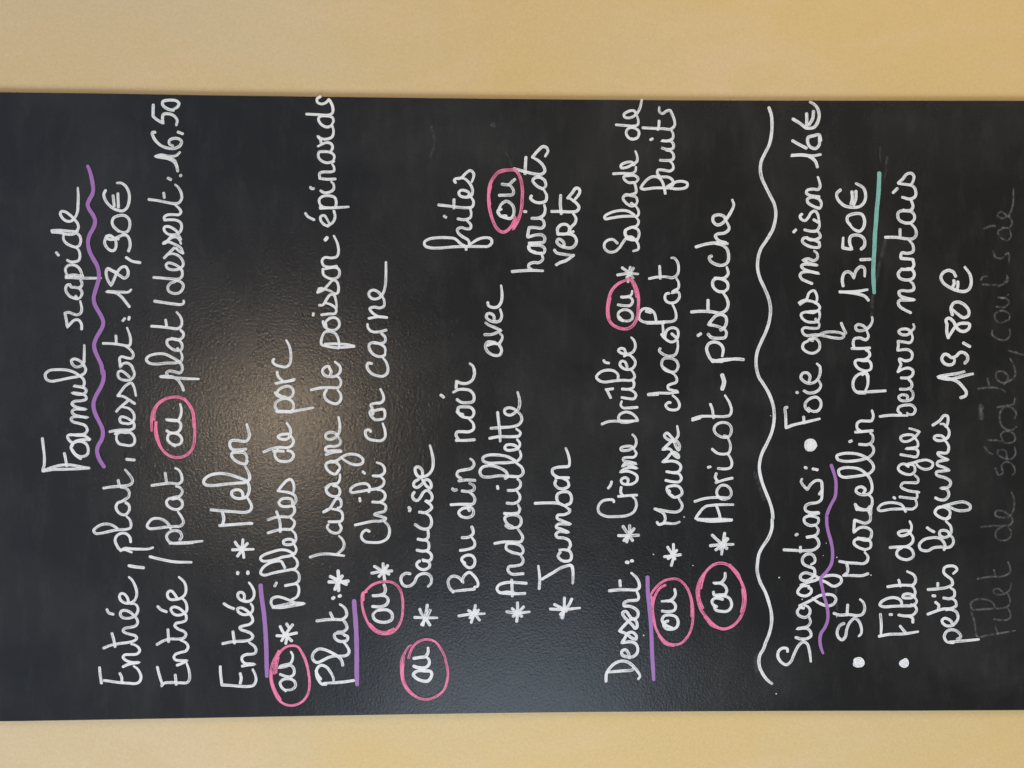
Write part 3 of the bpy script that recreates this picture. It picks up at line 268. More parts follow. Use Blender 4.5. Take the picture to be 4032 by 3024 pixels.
 ('k',3.2,'circle','-1975,-2009 -1913,-2022 -1833,-2049 -1780,-2094 -1745,-2148 -1736,-2219 -1759,-2282 -1826,-2345 -1907,-2399 -2005,-2435 -2112,-2442 -2219,-2417 -2307,-2363 -2360,-2291 -2373,-2219 -2341,-2148 -2270,-2076 -2189,-2013 -2091,-1982 -2002,-1973 -1913,-1995 -1833,-2040 / -1966,-1991 -2073,-1991 -2171,-2031 / -1987,-2417 -2103,-2426 -2210,-2403 / -1754,-2291 -1844,-2372 -1960,-2417 / -2252,-2049 -2332,-2112 -2364,-2184'),
 ('w',2.9,'ou','-2293,-1691 -2302,-1664 -2329,-1647 / -2360,-1727 -2329,-1664 -2284,-1633 -2244,-1655 -2236,-1718 -2258,-1772 -2312,-1790 -2356,-1772 -2374,-1727 -2369,-1673 -2342,-1647 / -2197,-1633 -2203,-1700 -2187,-1754 -2143,-1763 -2103,-1727 -2102,-1629 / -2102,-1691 -2080,-1736 -2036,-1763 -1987,-1756'),
 ('k',2.8,'circle','-1945,-1664 -1973,-1611 -2044,-1566 -2132,-1544 -2230,-1544 -2346,-1566 -2435,-1611 -2498,-1673 -2521,-1745 -2508,-1816 -2446,-1879 -2357,-1919 -2251,-1933 -2135,-1928 -2019,-1897 -1930,-1843 -1889,-1781 -1885,-1727 -1902,-1655 -1955,-1584 -2026,-1530 -2074,-1517 / -2061,-1539 -2168,-1535 -2328,-1566 / -1975,-1879 -2090,-1915 -2251,-1919 / -2435,-1602 -2511,-1664 -2530,-1745'),
 ('w',2.9,'asterisk','-1671,-1655 -1662,-1736 -1652,-1812 / -1578,-1687 -1654,-1736 -1694,-1758 / -1551,-1743 -1645,-1745 / -1609,-1776 -1671,-1718 -1689,-1691 / -1680,-1745 -1756,-1723'),
 ('w',2.8,'Mousse','-1337,-1584 -1359,-1602 -1346,-1655 -1351,-1754 -1334,-1803 / -1346,-1647 -1306,-1664 -1253,-1647 -1208,-1566 / -1208,-1562 -1221,-1629 -1235,-1700 -1239,-1772 -1217,-1816 -1173,-1830 -1128,-1807 -1097,-1790 / -1093,-1745 -1048,-1691 -1003,-1682 -986,-1727 -990,-1790 -1031,-1825 -1066,-1825 -1088,-1790 -1097,-1745 -1066,-1700 / -1030,-1700 -1044,-1709 / -932,-1669 -946,-1736 -946,-1799 -915,-1821 -870,-1799 -861,-1736 / -848,-1678 -857,-1745 -844,-1799 -799,-1816 -764,-1790 -746,-1736 -754,-1638! -719,-1682 -675,-1718 -661,-1754 -693,-1794 -715,-1794 -692,-1754 -630,-1709 -634,-1638! -594,-1682 -550,-1736 -550,-1772 -595,-1803 -639,-1794 -612,-1772 -559,-1745 -532,-1682 -497,-1655 -474,-1682 -506,-1718 -550,-1754! -497,-1790 -408,-1781'),
 ('w',2.7,'chocolat','-181,-1714 -177,-1700 -203,-1669 -239,-1691 -252,-1745 -239,-1790 -203,-1803 -150,-1781 -110,-1736 / -99,-1499 -88,-1593 -89,-1700 -81,-1790 / -105,-1499 -101,-1593 / -70,-1781 -61,-1736 -48,-1696 -17,-1691 1,-1727 19,-1772 55,-1776 99,-1745 100,-1736 / 113,-1727 135,-1664 189,-1629 242,-1647 251,-1709 224,-1772 171,-1790 122,-1763 118,-1718 162,-1647 / 344,-1615 322,-1606 286,-1647 269,-1709 287,-1763 349,-1785 420,-1785 / 487,-1727 447,-1772 / 446,-1664 464,-1638 482,-1629 / 478,-1629 438,-1664 407,-1718 420,-1763 473,-1790 527,-1781 544,-1745 535,-1700 509,-1673 446,-1655 580,-1638 / 615,-1575 686,-1557 726,-1504 726,-1450 686,-1414 633,-1410 602,-1450 597,-1530 602,-1655 607,-1736 633,-1767 705,-1763 767,-1736 / 588,-1486 589,-1575 593,-1655 / 704,-1477 691,-1521 / 878,-1700 873,-1673 838,-1660 802,-1673 784,-1718 798,-1772 847,-1803 891,-1790 882,-1727! 900,-1745 927,-1790 980,-1794 1025,-1772 / 1019,-1508 1033,-1575 1038,-1664 1029,-1736 1060,-1781 1123,-1794 1185,-1781 1220,-1749 1220,-1723 / 1140,-1609 1020,-1615'),
 ('w',3.1,'asterisk','-1566,-2103 -1558,-2202 -1554,-2327 / -1464,-2121 -1540,-2202 -1594,-2264 / -1447,-2242 -1540,-2228 -1652,-2212 / -1500,-2273 -1558,-2219 -1607,-2157 / -1496,-2264 -1603,-2202'),
 ('w',2.7,'Abricot','-1318,-2314 -1309,-2202 -1313,-2112 -1306,-1969 / -1322,-2309 -1331,-2112 -1317,-1978 / -1303,-1960 -1236,-2004 -1187,-2058 -1174,-2130 -1170,-2237 -1170,-2327 / -1303,-1960 -1272,-1978 -1241,-2004 / -1174,-2161 -1237,-2184 -1290,-2197 -1325,-2188 / -1138,-1951 -1111,-2040 -1099,-2157 -1103,-2291 / -1094,-2175 -1041,-2166 -987,-2202 -983,-2255 -1023,-2300 -1077,-2305 -1112,-2264 -1112,-2202 -1076,-2175 / -912,-2318 -930,-2237 -956,-2157 / -943,-2175 -907,-2152 -867,-2161 / -818,-2179 -823,-2246 -809,-2300 -765,-2314 -703,-2291 -676,-2269 / -807,-2081 -802,-2103 / -631,-2121 -667,-2166 -680,-2219 -667,-2282 -613,-2300 -560,-2291 -524,-2273 / -502,-2237 -515,-2282 -515,-2219 -480,-2157 -435,-2139 -391,-2166 -373,-2219 -382,-2273 -417,-2305 -471,-2305 -511,-2282 -520,-2228 / -337,-1928 -315,-2004 -312,-2112 -315,-2237 -302,-2291 -257,-2309 -186,-2291 -110,-2246 / -350,-1928 -328,-2004 / -195,-2103 -239,-2121 -328,-2134'),
 ('w',4.2,'hyphen','86,-2219 19,-2237 -48,-2219'),
 ('w',3.1,'pistache','238,-2426 243,-2336 225,-2202 233,-2121 / 229,-2121 220,-2121 234,-2202 244,-2336 / 220,-2219 229,-2121 287,-2081 349,-2067 394,-2094 407,-2148 385,-2202 340,-2228 269,-2219 / 483,-2081 452,-2112 443,-2184 452,-2246 501,-2260 536,-2237 / 469,-1982 487,-2009 / 523,-2202 545,-2237 599,-2260 652,-2251 674,-2202 661,-2157 625,-2121 576,-2085! 563,-2157 536,-2237 / 698,-1919 705,-2004 701,-2112 688,-2202 715,-2255 768,-2278 830,-2264 884,-2228 / 812,-2081 719,-2081 / 893,-2237 901,-2175 946,-2130 999,-2130 1022,-2157 1017,-2219 982,-2269 928,-2273 893,-2237 / 1026,-2148 1026,-2237 1071,-2278 1133,-2264 / 1240,-2116 1231,-2094 1195,-2103 1160,-2157 1151,-2219 1178,-2269 1240,-2282 1311,-2264 1347,-2219 1360,-2157 / 1328,-1964 1355,-2058 1369,-2175 1360,-2273 / 1369,-2255 1391,-2184 1436,-2152 1454,-2175 1463,-2237 1490,-2278 1517,-2287 1570,-2264 / 1588,-2255 1624,-2237 1641,-2184 1623,-2134 1579,-2130 1543,-2166 1552,-2211 1606,-2264 1678,-2309 1740,-2332 1785,-2318'),
 ('w',3.2,'wavy_line','2683,-2676 2608,-2700 2509,-2706 2420,-2700 2322,-2678 2232,-2633 2161,-2601 2080,-2592 2000,-2606 1920,-2642 1831,-2687 1751,-2727 1671,-2743 1582,-2736 1492,-2709 1412,-2664 1474,-2696 1393,-2651 1313,-2597 1224,-2570 1125,-2565 1027,-2588 930,-2633 832,-2673 733,-2691 626,-2682 519,-2651 421,-2606 323,-2565 234,-2550 145,-2556 64,-2579 10,-2615 -79,-2669 -177,-2709 -275,-2727 -382,-2723 -489,-2696 -587,-2651 -668,-2610 -757,-2586 -837,-2583 -944,-2606 -1042,-2642 -1141,-2682 -1239,-2709 -1310,-2712 -1311,-2709 -1400,-2705 -1498,-2669 -1578,-2615 -1649,-2579 -1729,-2565 -1810,-2561 -1917,-2588 -2024,-2642 -2131,-2678 -2230,-2700 -2328,-2700 -2426,-2678 -2515,-2642 -2569,-2624 -2631,-2588 -2694,-2577 -2756,-2588 -2828,-2624 -2882,-2669 -2909,-2705'),
 ('w',2.9,'Suggestions','-2598,-2858 -2571,-2854 -2566,-2809 -2593,-2772 -2642,-2763 -2695,-2790 -2727,-2845 -2696,-2890 -2616,-2926 -2536,-2971 -2505,-3016 -2528,-3052 -2600,-3074 -2698,-3086 / -2463,-2939 -2477,-2989 -2473,-3052 -2447,-3088 -2402,-3079 -2375,-3043 -2379,-2948! -2370,-2998 -2357,-3052 -2313,-3083 -2268,-3070 / -2178,-3016 -2174,-2980 -2214,-2953 -2249,-2971 -2268,-3034 -2241,-3070 -2197,-3079 -2161,-3052 -2152,-3025 / -2156,-2975 -2125,-3043 -2094,-3106 -2059,-3169 -2046,-3241 -2055,-3304 -2091,-3333 -2136,-3313 -2158,-3259 -2139,-3187 -2099,-3124 -2081,-3106 / -1982,-3065 -1991,-3088 -2027,-3088 -2058,-3043 -2053,-2989 -2026,-2957 -1990,-2971 -1964,-3007 -1964,-3070 / -1955,-2989 -1924,-3070 -1907,-3133 -1880,-3187 -1863,-3259 -1863,-3332 -1886,-3381 -1922,-3386 -1957,-3350 -1966,-3304 -1930,-3241 -1907,-3187 -1866,-3133 -1848,-3088 -1835,-3025 -1866,-2984 -1901,-2993 -1911,-3043 -1884,-3097 -1849,-3124 -1795,-3115 -1777,-3070 -1750,-3016 -1705,-3002 -1660,-3034 -1652,-3088 -1688,-3124 -1732,-3124 -1755,-3088 / -1610,-2822 -1615,-2917 -1620,-3025 -1607,-3124 -1563,-3165 -1509,-3151 -1482,-3115 -1491,-3038! -1482,-3097 -1464,-3142 -1420,-3160 -1384,-3142 / -1584,-2984 -1633,-2984 / -1468,-2939 -1459,-2953 / -1371,-3133 -1375,-3079 -1348,-3029 -1308,-3020 -1285,-3052 -1286,-3115 -1308,-3160 -1348,-3156 -1371,-3133 / -1255,-3165 -1272,-3070 / -1249,-3160 -1249,-3079 -1227,-3034 -1186,-3034 -1164,-3070 -1151,-3151 -1125,-3187 -1062,-3196 -999,-3196 -946,-3187 -937,-3142 -972,-3088 -1026,-3052! -990,-3016 -945,-2989 -923,-2998 / -1071,-3169 -1035,-3196'),
 ('w',2.9,'colon','-811,-3029 -816,-3043 / -825,-3106 -834,-3151'),
 ('w',4.6,'bullet','-602,-3128 -566,-3115 -552,-3083 -566,-3052 -606,-3045 -633,-3061 -635,-3097 -615,-3124 / -606,-3070 -597,-3106 / -579,-3079 -624,-3079 / -575,-3101 -622,-3099'),
 ('p',3.4,'wavy_underline','-790,-3286 -857,-3309 -937,-3330 -1027,-3332 -1098,-3323 -1152,-3295 -1214,-3264 -1277,-3241 -1277,-3241 -1367,-3243 -1447,-3259 -1528,-3282 -1608,-3297 -1698,-3297 -1760,-3282 -1822,-3241 -1876,-3192 -1911,-3183 -1974,-3196 -2055,-3214 -2135,-3237 -2216,-3252 -2296,-3250 -2367,-3223 -2421,-3187 -2483,-3174 -2555,-3183 -2617,-3205'),
 ('w',2.9,'Foie','-226,-2854 -231,-2836 -311,-2840 -427,-2843! -400,-2908 -369,-3043 -338,-3174 / -320,-3016 -378,-3020 / -267,-3070 -231,-3034 -186,-3034 -142,-3079 -128,-3142 -168,-3183 -222,-3183 -262,-3151 -262,-3097 -231,-3061 / -81,-2948 -84,-2957 / -66,-3020 -84,-3052 -86,-3106 -61,-3160 -17,-3185 28,-3169 / 28,-3070 73,-3079 108,-3052 104,-3007 64,-2989 28,-3016 6,-3070 19,-3124 55,-3160 108,-3178 162,-3178 172,-3174 198,-3146'),
 ('w',2.7,'gras','431,-3065 422,-3106 / 417,-3056 395,-3016 350,-3007 310,-3052 301,-3115 341,-3169 404,-3169 440,-3133 435,-3070 / 435,-3070 466,-3142 502,-3223 507,-3304 498,-3377 476,-3413 449,-3395 449,-3313 467,-3223 480,-3133 471,-3043 493,-3011 529,-3002 547,-3025 542,-3088 547,-3160 583,-3169 609,-3151 / 632,-3133 609,-3151 600,-3106 609,-3043 645,-2998 681,-2993 699,-3034 694,-3115 712,-3160 672,-3174 609,-3160 / 703,-3061 717,-3160 744,-3174 779,-3151 806,-3088 806,-3034 770,-2980 / 788,-2971 806,-2998 824,-3043 886,-3070 909,-3115 869,-3142 815,-3146 784,-3128'),
 ('w',2.9,'maison','976,-3097 998,-3043 1020,-2998 1056,-2980 1082,-2998 1092,-3070 1074,-3169! 1092,-3088 1118,-3016 1145,-2993 1163,-3016 1163,-3079 1154,-3151! 1172,-3079 1203,-3007! 1217,-3061 1199,-3115 1226,-3151 1271,-3146 1293,-3119 / 1373,-3169 1333,-3169 1328,-3115 1350,-3043 1386,-3002 1417,-3016 1422,-3052! 1404,-3070 1404,-3133 1431,-3178 1467,-3169 1494,-3142 / 1413,-3052 1400,-3115 1378,-3169 / 1498,-3025 1485,-3088 1490,-3142 1530,-3169 1584,-3169 / 1476,-2917 1498,-2939 / 1597,-3115 1566,-3169 / 1650,-2998 1632,-2980 1601,-2993 1588,-3029 1619,-3061 1664,-3088 1682,-3124 1655,-3151 1593,-3165 / 1709,-3174 1727,-3115 1762,-3061 1793,-3052 1816,-3088 1807,-3151 1772,-3187 1718,-3183 1705,-3151 / 1821,-3169 1834,-3079 1856,-3043 1883,-3052 1896,-3106 1892,-3160 1924,-3178 1977,-3169 2013,-3156'),
 ('w',3.2,'16_euro','2111,-3151 2164,-3133 2209,-3079 2226,-3025 2221,-2890! 2226,-2998 2218,-3097 2232,-3183 / 2364,-2908 2333,-2962 2293,-3043 / 2370,-3183 2424,-3169 2414,-3115 2396,-3061 2351,-3056 2307,-3079 2290,-3133 2326,-3169 2406,-3169 / 2574,-2912 2534,-2980 2490,-3043 2495,-3115 2540,-3151 2611,-3169 2683,-3151 2723,-3115 2740,-3079 / 2628,-3045 2575,-3047 2485,-3043 / 2651,-3113 2584,-3106 2521,-3070'),
 ('w',2.9,'St','-2329,-3413 -2351,-3372 -2413,-3345 -2467,-3359 -2489,-3395 -2458,-3426 -2387,-3440 -2325,-3467 -2280,-3521 -2316,-3562 -2388,-3585 -2433,-3580 -2455,-3558 / -2230,-3313 -2248,-3368 -2244,-3458 -2254,-3549 -2241,-3594 -2191,-3616 -2129,-3603 -2097,-3571 / -2150,-3449 -2248,-3442'),
 ('w',2.9,'Marcellin','-1847,-3648 -1865,-3594 -1864,-3494 -1864,-3404 / -1859,-3413 -1833,-3445 -1797,-3449 -1752,-3440 / -1725,-3368 -1739,-3449 -1744,-3530 -1748,-3603 -1726,-3639 -1682,-3648 -1637,-3616 / -1511,-3603 -1498,-3549 / -1614,-3621 -1592,-3558 -1556,-3512 -1520,-3517 -1507,-3558 -1512,-3639 -1543,-3675 -1592,-3671 -1610,-3630 / -1507,-3558 -1521,-3639 -1494,-3675 -1431,-3680 -1400,-3639 -1399,-3567 -1444,-3508! -1386,-3511 -1323,-3517! -1341,-3567 -1355,-3621 -1333,-3666 -1279,-3671 -1234,-3648 / -1224,-3539 -1170,-3521 / -1331,-3512 -1331,-3530 / -1170,-3521 -1202,-3549 -1224,-3612 -1216,-3666 -1162,-3689 -1108,-3684 -1081,-3657 / -1216,-3535 -1225,-3585 -1221,-3639 -1190,-3671 -1278,-3671 -1234,-3657 / -1063,-3603 -1028,-3621 -1001,-3585 -1014,-3539 -1045,-3530 -1072,-3567 -1077,-3630 -1055,-3675 -1001,-3689 -920,-3666 -876,-3630 -831,-3567 -814,-3485 -817,-3404 -839,-3359 -884,-3368 -906,-3404 -902,-3494 -884,-3612 -867,-3666 -822,-3702 -777,-3693 -723,-3639 -688,-3567 -674,-3485 -678,-3395 -700,-3341 -732,-3350 -750,-3404 -750,-3494 -732,-3603 -706,-3666 -661,-3702 -616,-3698 -585,-3671 / -587,-3562 -589,-3648 -554,-3693 -500,-3693 -477,-3671 / -562,-3467 -553,-3485 / -468,-3526 -455,-3693 / -464,-3585 -433,-3544 -383,-3544 -361,-3576 -361,-3639 -357,-3684 -312,-3702 -258,-3689'),
 ('w',2.9,'pané','-66,-3820 -72,-3720 -77,-3630 -75,-3539 / -88,-3621 -84,-3549 -43,-3508 19,-3503 73,-3530 104,-3585 100,-3630 55,-3648 -17,-3644 -61,-3625 / 91,-3594 109,-3625 82,-3648 30,-3648 / 127,-3639 136,-3585 172,-3535 217,-3521 235,-3549 226,-3603 226,-3657 190,-3680 145,-3675 127,-3639 / 235,-3562 244,-3630 279,-3666 315,-3657 333,-3630 / 346,-3490 346,-3576 351,-3666 / 351,-3512 404,-3503 440,-3517 449,-3567 431,-3630 467,-3653 512,-3639 / 530,-3639 566,-3603 579,-3549 557,-3526 525,-3539 521,-3594 539,-3639 575,-3675 619,-3693 651,-3689 / 592,-3386 547,-3404 494,-3431'),
 ('w',3.1,'13_50_euro','816,-3653 852,-3621 879,-3539 900,-3368 / 896,-3372 896,-3449 901,-3539 919,-3644 / 954,-3404 1012,-3395 1075,-3413 1093,-3449 1075,-3485 1031,-3508! 1102,-3530 1143,-3576 1129,-3612 1049,-3616 / 1210,-3576 1215,-3671 / 1313,-3580 1344,-3612 1407,-3612 1442,-3576 1451,-3521 1433,-3476 1379,-3467 1312,-3490! 1316,-3449 1325,-3399! 1424,-3404 / 1550,-3472 1585,-3445 1630,-3449 1657,-3512 1653,-3585 1604,-3612 1533,-3607 1488,-3567 1505,-3512 1550,-3467 / 1889,-3377 1853,-3341 1799,-3350 1737,-3413 1720,-3494 1729,-3567 1774,-3612 1837,-3625 1908,-3603 1953,-3530 / 1872,-3490 1809,-3494 1751,-3481 / 1877,-3529 1809,-3529 1747,-3508'),
 ('g',4.4,'teal_underline','2052,-3757 1981,-3755 1847,-3748 1712,-3734 1578,-3725 1479,-3716 1417,-3713 1335,-3710 1201,-3702 1085,-3698 977,-3702 888,-3707'),
 ('w',2.9,'Filet','-2242,-3770 -2345,-3779 -2443,-3775 / -2457,-3757 -2439,-3856 -2436,-3992 -2415,-4142 / -2360,-3965 -2427,-4020 / -2325,-4092 -2284,-4088 -2262,-4047 / -2252,-3952 -2262,-4020 -2253,-4092 -2204,-4129 -2164,-4110 -2150,-4074 / -2247,-3865 -2247,-3884 / -2167,-3983 -2113,-3974 -2086,-3929 -2086,-3856 -2121,-3784 -2152,-3766 -2170,-3802 -2167,-3893 -2163,-4001 -2159,-4092 -2123,-4129 -2078,-4110 / -2069,-4110 -2047,-4056 -2055,-4001 -2078,-3992 -2087,-4029 -2078,-4092 -2034,-4115 -1989,-4101 -1971,-4083 / -1976,-3843 -1965,-3920 -1961,-4011 -1960,-4092 -1917,-4119 -1863,-4101 -1827,-4033 / -1912,-3952 -1970,-3970'),
 ('w',2.9,'de','-1594,-3983 -1621,-3943 -1665,-3933 -1701,-3974 -1711,-4047 -1675,-4097 -1621,-4083 -1590,-4038 -1594,-3947 / -1593,-3865 -1587,-3965 -1581,-4038 -1541,-4088 -1496,-4092 -1455,-4065 / -1460,-4065 -1433,-4047 -1433,-3983 -1450,-3947 -1477,-3965 -1473,-4020 -1442,-4065 -1388,-4079 -1339,-4060'),
 ('w',2.7,'lingue','-1244,-4020 -1181,-3983 -1159,-3920 -1158,-3838 -1180,-3775 -1221,-3748 -1234,-3766 -1221,-3875 -1217,-4020 -1217,-4092 -1182,-4129 -1128,-4119 / -1100,-3961 -1110,-4038 -1110,-4129 -1047,-4129 / -1105,-3902 -1114,-3915 / -1056,-4151 -1038,-4038 -1002,-3974 -966,-3992 -962,-4065 -958,-4138 -922,-4142 -890,-4110 / -805,-4047 -778,-4001 -796,-3956 -832,-3947 -872,-4001 -881,-4074 -850,-4110 -796,-4101 -783,-4038 / -787,-4020 -769,-4092 -747,-4165 -743,-4238 -774,-4288 -815,-4274 -832,-4210 -805,-4147 -769,-4119 / -688,-3970 -702,-4056 -707,-4129 -653,-4142 -635,-4119 -630,-4020! -622,-4092 -608,-4138 -563,-4138 -536,-4119 / -536,-4119 -501,-4092 -496,-4020 -518,-3970 -554,-3983 -559,-4038 -518,-4110 -465,-4156! -447,-4110 -433,-4056'),
 ('w',2.8,'beurre','-316,-3766 -305,-3856 -305,-3947 -308,-4038 / -294,-3974 -258,-3943 -223,-3956 -205,-4020 -209,-4083 -250,-4115 -294,-4092 -294,-4047 -281,-4033 / -151,-4038 -115,-4033 -106,-3983 -124,-3952 -155,-3965 -164,-4029 -142,-4083 -88,-4092 -52,-4065 / -51,-3965 -48,-4038 -26,-4079 19,-4074 42,-4051 / 60,-3974 60,-4038 82,-4083 127,-4092 154,-4056 149,-4001 118,-3943 / 118,-3943 190,-3974! 244,-3956 226,-4020 244,-4074 298,-4083 333,-4047 329,-3938! 378,-3947 418,-3943! 410,-4001 405,-4065 450,-4088 486,-4079 / 495,-4079 531,-4047 535,-3983 512,-3952 486,-3974 481,-4038 522,-4083 549,-4106 584,-4097'),
 ('w',3.0,'nantais','696,-4070 719,-4020 754,-3965 790,-3947 817,-3965 817,-4020 822,-4110! 835,-4038 862,-3965 898,-3956 911,-3983 907,-4056 925,-4101 979,-4092 1001,-4065 / 1122,-3983 1077,-3947 1032,-3965 1014,-4029 1032,-4092 1077,-4106 1122,-4074 1117,-3992 / 1117,-3992 1122,-4074 1158,-4101 1212,-4092 / 1225,-3974 1216,-4092 / 1238,-3970 1278,-3983 1274,-4038 1292,-4092 1355,-4092 1400,-4056 / 1430,-3820 1430,-3929 1417,-4020 1418,-4092 1454,-4124 1508,-4119 1535,-4101 1562,-4074 / 1507,-3965 1436,-3965 / 1696,-4001 1669,-3947 1606,-3952 1570,-4020 1580,-4083 1625,-4110 1678,-4083 1687,-3992 / 1691,-4001 1696,-4074 1732,-4092 1795,-4074 / 1821,-3988 1804,-4065 1831,-4115 1885,-4119 1929,-4092 1955,-3947 / 1865,-3897 1906,-3938 / 1960,-3947 2000,-3992 2045,-4029 2055,-4074 2028,-4101 1974,-4092 1938,-4065'),
 ('w',6.2,'bullet','-2697,-3530 -2689,-3567 -2720,-3589 -2733,-3553 -2724,-3526 / -2706,-3535 -2711,-3580 / -2702,-3549 -2729,-3562'),
 ('w',5.5,'bullet','-2697,-4020 -2724,-3979 -2742,-4015 -2724,-4027 -2702,-4020 / -2719,-3992 -2722,-4024 / -2710,-4011 -2733,-4006'),
 ('w',2.9,'petits','-2525,-4492 -2521,-4449 -2517,-4481 -2507,-4608 -2495,-4743 / -2494,-4529 -2467,-4565 -2422,-4538 -2399,-4483 -2412,-4428 -2466,-4401 -2516,-4428 -2525,-4492 / -2355,-4492 -2305,-4456 -2287,-4401 -2313,-4378 -2354,-4410 -2359,-4474 -2323,-4519 -2279,-4538 -2225,-4519 -2202,-4465 -2206,-4419 / -2245,-4238 -2219,-4310 -2197,-4383 -2189,-4474 -2162,-4519 -2117,-4510 -2094,-4474 / -2129,-4315 -2161,-4347 -2206,-4338 / -2089,-4397 -2097,-4456 -2072,-4501 -2018,-4501 -1991,-4465 / -2066,-4288 -2069,-4310 / -2006,-4242 -1999,-4338 -1986,-4428 -1955,-4483 -1910,-4474 -1874,-4428 -1838,-4397 -1793,-4406 -1776,-4456 -1785,-4510 -1812,-4529 -1852,-4492 / -1945,-4338 -1972,-4338'),
 ('w',2.9,'légumes','-1618,-4401 -1596,-4410 -1551,-4401 -1506,-4356 -1501,-4274 -1519,-4201 -1568,-4156 -1613,-4169 -1627,-4238 -1600,-4292 -1591,-4356 -1592,-4456 -1552,-4492 -1498,-4483 -1480,-4456 / -1471,-4456 -1435,-4428 -1434,-4365 -1470,-4356 -1497,-4392 -1489,-4438 -1453,-4469 -1390,-4465 -1340,-4419 / -1402,-4233 -1425,-4265 -1443,-4301 / -1300,-4456 -1317,-4428 -1299,-4356 -1254,-4310 -1209,-4338 -1201,-4401 -1237,-4456 -1282,-4456 -1317,-4419 / -1209,-4347 -1183,-4428 -1161,-4510 -1152,-4592 -1184,-4656 -1220,-4656 -1237,-4601 -1233,-4529 -1210,-4474 -1183,-4428 / -1111,-4315 -1129,-4356 -1129,-4410 -1084,-4447 -1030,-4428 -1017,-4365! -1003,-4447 -959,-4465 -923,-4428 -887,-4328 -860,-4324 -851,-4374 -842,-4451! -815,-4401 -788,-4333 -761,-4338 -748,-4383 -739,-4442! -721,-4392 -689,-4342 -671,-4338 -672,-4428 -618,-4447 -573,-4428 -546,-4401 / -537,-4410 -510,-4383 -505,-4319 -523,-4301 -546,-4319 -550,-4383 -519,-4438 -465,-4451 -420,-4428 -411,-4415 / -402,-4288 -357,-4356 -308,-4401 -313,-4433 -367,-4438 -416,-4419 -393,-4401 -389,-4365'),
 ('w',3.2,'19_80_euro','-133,-4565 -115,-4611 -80,-4620 -26,-4583 19,-4538 46,-4474 71,-4338! 91,-4447 104,-4538 122,-4601 / 64,-4347 46,-4447 64,-4538 82,-4601 100,-4685 / 204,-4605 235,-4632 280,-4627 307,-4591 307,-4555 271,-4518 258,-4473 285,-4436 289,-4400 244,-4377 204,-4400 186,-4445 199,-4491 235,-4504 262,-4491 / 401,-4591 366,-4655 / 451,-4441 504,-4427 549,-4427! 585,-4427 621,-4418 643,-4445 612,-4491 558,-4518 522,-4555 514,-4600 545,-4646 585,-4650 594,-4600 585,-4545 545,-4500 451,-4441! / 675,-4482 738,-4468 787,-4491 801,-4536 774,-4600 711,-4646 666,-4636 648,-4591 675,-4545 729,-4482 / 1052,-4514 1092,-4491 1110,-4445 1087,-4391 1042,-4368 989,-4391 944,-4454 913,-4527 904,-4600 927,-4646 989,-4668 1070,-4655 1142,-4605 / 1011,-4495 984,-4500 944,-4482 / 998,-4535 962,-4536 926,-4527'),
 ('f',2.8,'Filet','-2235,-4669 -2314,-4696 -2470,-4729 -2458,-4808 -2439,-4927 -2411,-5099 / -2380,-4907 -2439,-4927 / -2296,-4894 -2309,-4980 -2290,-5046 -2238,-5053 -2199,-5033 / -2210,-4742 -2196,-4676 -2144,-4662 -2105,-4715 -2106,-4808 -2132,-4874 -2185,-4907 / -2203,-4715 -2197,-4848 -2192,-4954 -2173,-5033 -2108,-5053 -2055,-5033 / -2035,-4980 -2002,-4940 -2015,-4887 -2048,-4901 -2055,-4980 -2016,-5046 -1951,-5066 / -1903,-4735 -1884,-4848 -1879,-4980 -1847,-5046 -1794,-5053 -1742,-5033 / -1820,-4894 -1878,-4907'),
 ('f',2.8,'de','-1393,-4980 -1438,-4914 -1503,-4914 -1530,-4967 -1517,-5033 -1452,-5066 -1400,-5033 / -1396,-4768 -1386,-4874 -1386,-4980 -1380,-5046 -1335,-5080 -1295,-5060 / -1282,-5046 -1243,-4980 -1243,-4914 -1282,-4907 -1308,-4980 -1295,-5046 -1230,-5086 -1126,-5093 -1061,-5066'),
 ('f',2.8,'sébaste','-825,-4907 -891,-4940 -865,-4980 -799,-4967 -760,-5020 -800,-5086 -865,-5099 -891,-5073 / -721,-5020 -656,-5007 -643,-4940 -682,-4927 -721,-4980 -734,-5060 -682,-5106 -617,-5099 / -616,-4801 -662,-4834 -684,-4874 / -549,-4828 -551,-4927 -578,-5033 -552,-5099 -487,-5086 -460,-5007 -499,-4960 -552,-4980 / -421,-5113 -454,-5060 -421,-4980 -369,-4954 -274,-4954 -222,-5007 -235,-5073 -288,-5113 -333,-5099 / -229,-4927 -209,-5007 -196,-5086 -144,-5099 / -46,-4735 -33,-4848 -46,-4954 -79,-5007 / 52,-4828 -33,-4848 / -1,-4993 65,-5033 123,-4980 117,-4921 65,-4914 13,-4967 32,-5046 78,-5099 169,-5093 247,-5053'),
 ('f',2.8,'comma','326,-5040 306,-5113 287,-5179'),
 ('f',2.8,'coulis','521,-4874 482,-4874 443,-4927 430,-5007 482,-5053 534,-5046 / 626,-5033 599,-4954 638,-4901 691,-4907 717,-4980 678,-5046 626,-5040 / 756,-4921 750,-4993 795,-5040 834,-5020 845,-4927 841,-4993 874,-5033 / 955,-4940 994,-4993 1033,-5020 / 1019,-4762 1046,-4782 1052,-4821 / 974,-4782 968,-4901 974,-4980 1020,-5033 1059,-5020 / 1294,-4887 1242,-4907 1229,-4967 1281,-5033 1177,-5046'),
 ('f',2.8,'de','1522,-4980 1489,-4934 1437,-4954 1405,-5020 1438,-5060 1503,-5053 / 1529,-4980 1529,-5046 1581,-5073 1647,-5046 / 1633,-5033 1685,-4967 1646,-4927 1620,-4980 1660,-5046 1751,-5080 1908,-5086'),
 ('f',3.3,'stub','1521,-4801 1539,-4848 1544,-4901'),
